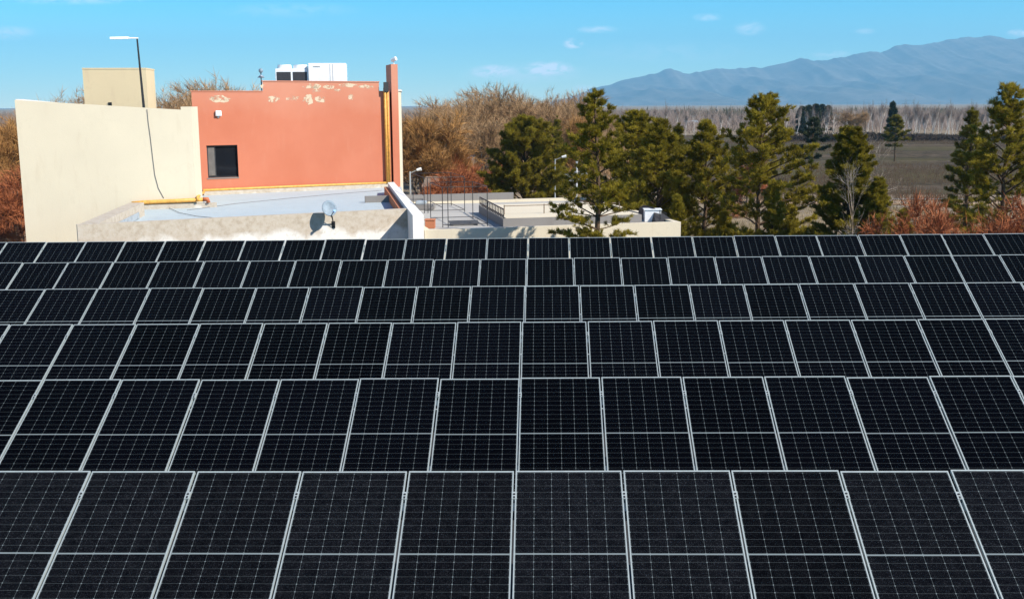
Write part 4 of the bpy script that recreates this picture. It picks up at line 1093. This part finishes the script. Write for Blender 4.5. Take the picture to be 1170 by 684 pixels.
house('ochre house with cornice and two arched windows behind the black frames', 487, 512, 213, 72, 5, M['house_ochre'], M['wood'], [(.28, .62, .35, 1.2), (.6, .62, .35, 1.2), (.86, .62, .3, 1.1)], pitch=.5)
h_, w_, z_ = house('far house with grey tin roof and white chimneys', 494, 536, 189, 93, 7, M['cream_warm'], M['roof_tin'], [(.3, .6, .8, .9), (.7, .6, .8, .9)])
for u in (.08, .30, .62):
    MB().box(w_ * u, w_ * u + .4, 2.6, 3.0, z_ + .3, z_ + 1.25).build('chimney', M['white_wall'], h_)
house('low ochre house with tin roof half hidden behind the tall open pine', 636, 668, 207, 95, 6, M['house_ochre'], M['roof_tin'], [])
house('grey shed at the left edge under the rust tree', -25, 22, 228, 66, 5, M['wood'], M['roof_tin'], [(.5, .5, .8, .7)], name='shed', pitch=.6)
house('far white farm shed among the grey poplars', 783, 796, 140.5, 420, 8, M['white_wall'], M['roof_tin'], [(.5, .5, 1.2, .8)], name='shed', pitch=.9)
def street_lamp(label, px, pyt, Y, arm):
    b = gz(px, Y); z = top_h(px, pyt, Y); l = empty('street_lamp', b, label, 'street lamp', 'street lamps beyond the terrace')
    MB().tube([(0, 0, 0), (0, 0, z)], [.08, .05], 8).build('pole', M['steel'], l)
    MB().tube([(0, 0, z - .1), (arm * .7, 0, z + .1)], .03, 6).build('arm', M['steel'], l)
    MB().tube([(arm * .6, 0, z + .08), (arm, 0, z + .14)], [.07, .1], 8).build('lamp_head', M['white'], l)
street_lamp('grey street lamp right of the red fin wall', 468.5, 196, 62, .65)
street_lamp('white-headed street lamp right of the bushy pine', 634, 181, 72, .75)
pw = empty('white_post', gz(659, 66), 'plain slim white post left of the tall open pine trunk', 'post')
zz = top_h(659, 186, 66); MB().tube([(0, 0, 0), (0, 0, zz)], .045, 8).build('shaft', M['white'], pw); MB().tube([(0, 0, zz + .001), (0, 0, zz + .12)], .07, 8).build('cap', M['white'], pw)

# parked car glimpsed between the bushy pine and the tall pine
def car(label, px, Y, mat, rot):
    c = empty('parked_car', gz(px, Y), label, 'car'); c.rotation_euler.z = rot
    prof = [(-2.1, .35), (-2.15, .75), (-1.5, .95), (-.9, 1.42), (.65, 1.45), (1.35, .98), (2.1, .85), (2.15, .4)]
    m = MB(); m.slab([(x, -.82, z) for x, z in prof], Vector((0, 1.64, 0))); m.build('body', mat, c, bevel=.05)
    m = MB()
    for s in (-1, 1): m.slab([(x, s * .826, z) for x, z in [(-1.25, .98), (-.82, 1.35), (.6, 1.37), (1.1, 1.0)]], Vector((0, s * .004, 0)))
    m.build('window', M['pane'], c)
    for x in (-1.35, 1.35):
        for s in (-1, 1): MB().tube([(x, s * .7, .33), (x, s * .86, .33)], .33, 16).build('wheel', M['black'], c)
car('white parked car glimpsed between the bushy pine and the tall pine', 648, 78, M['white'], R(8))
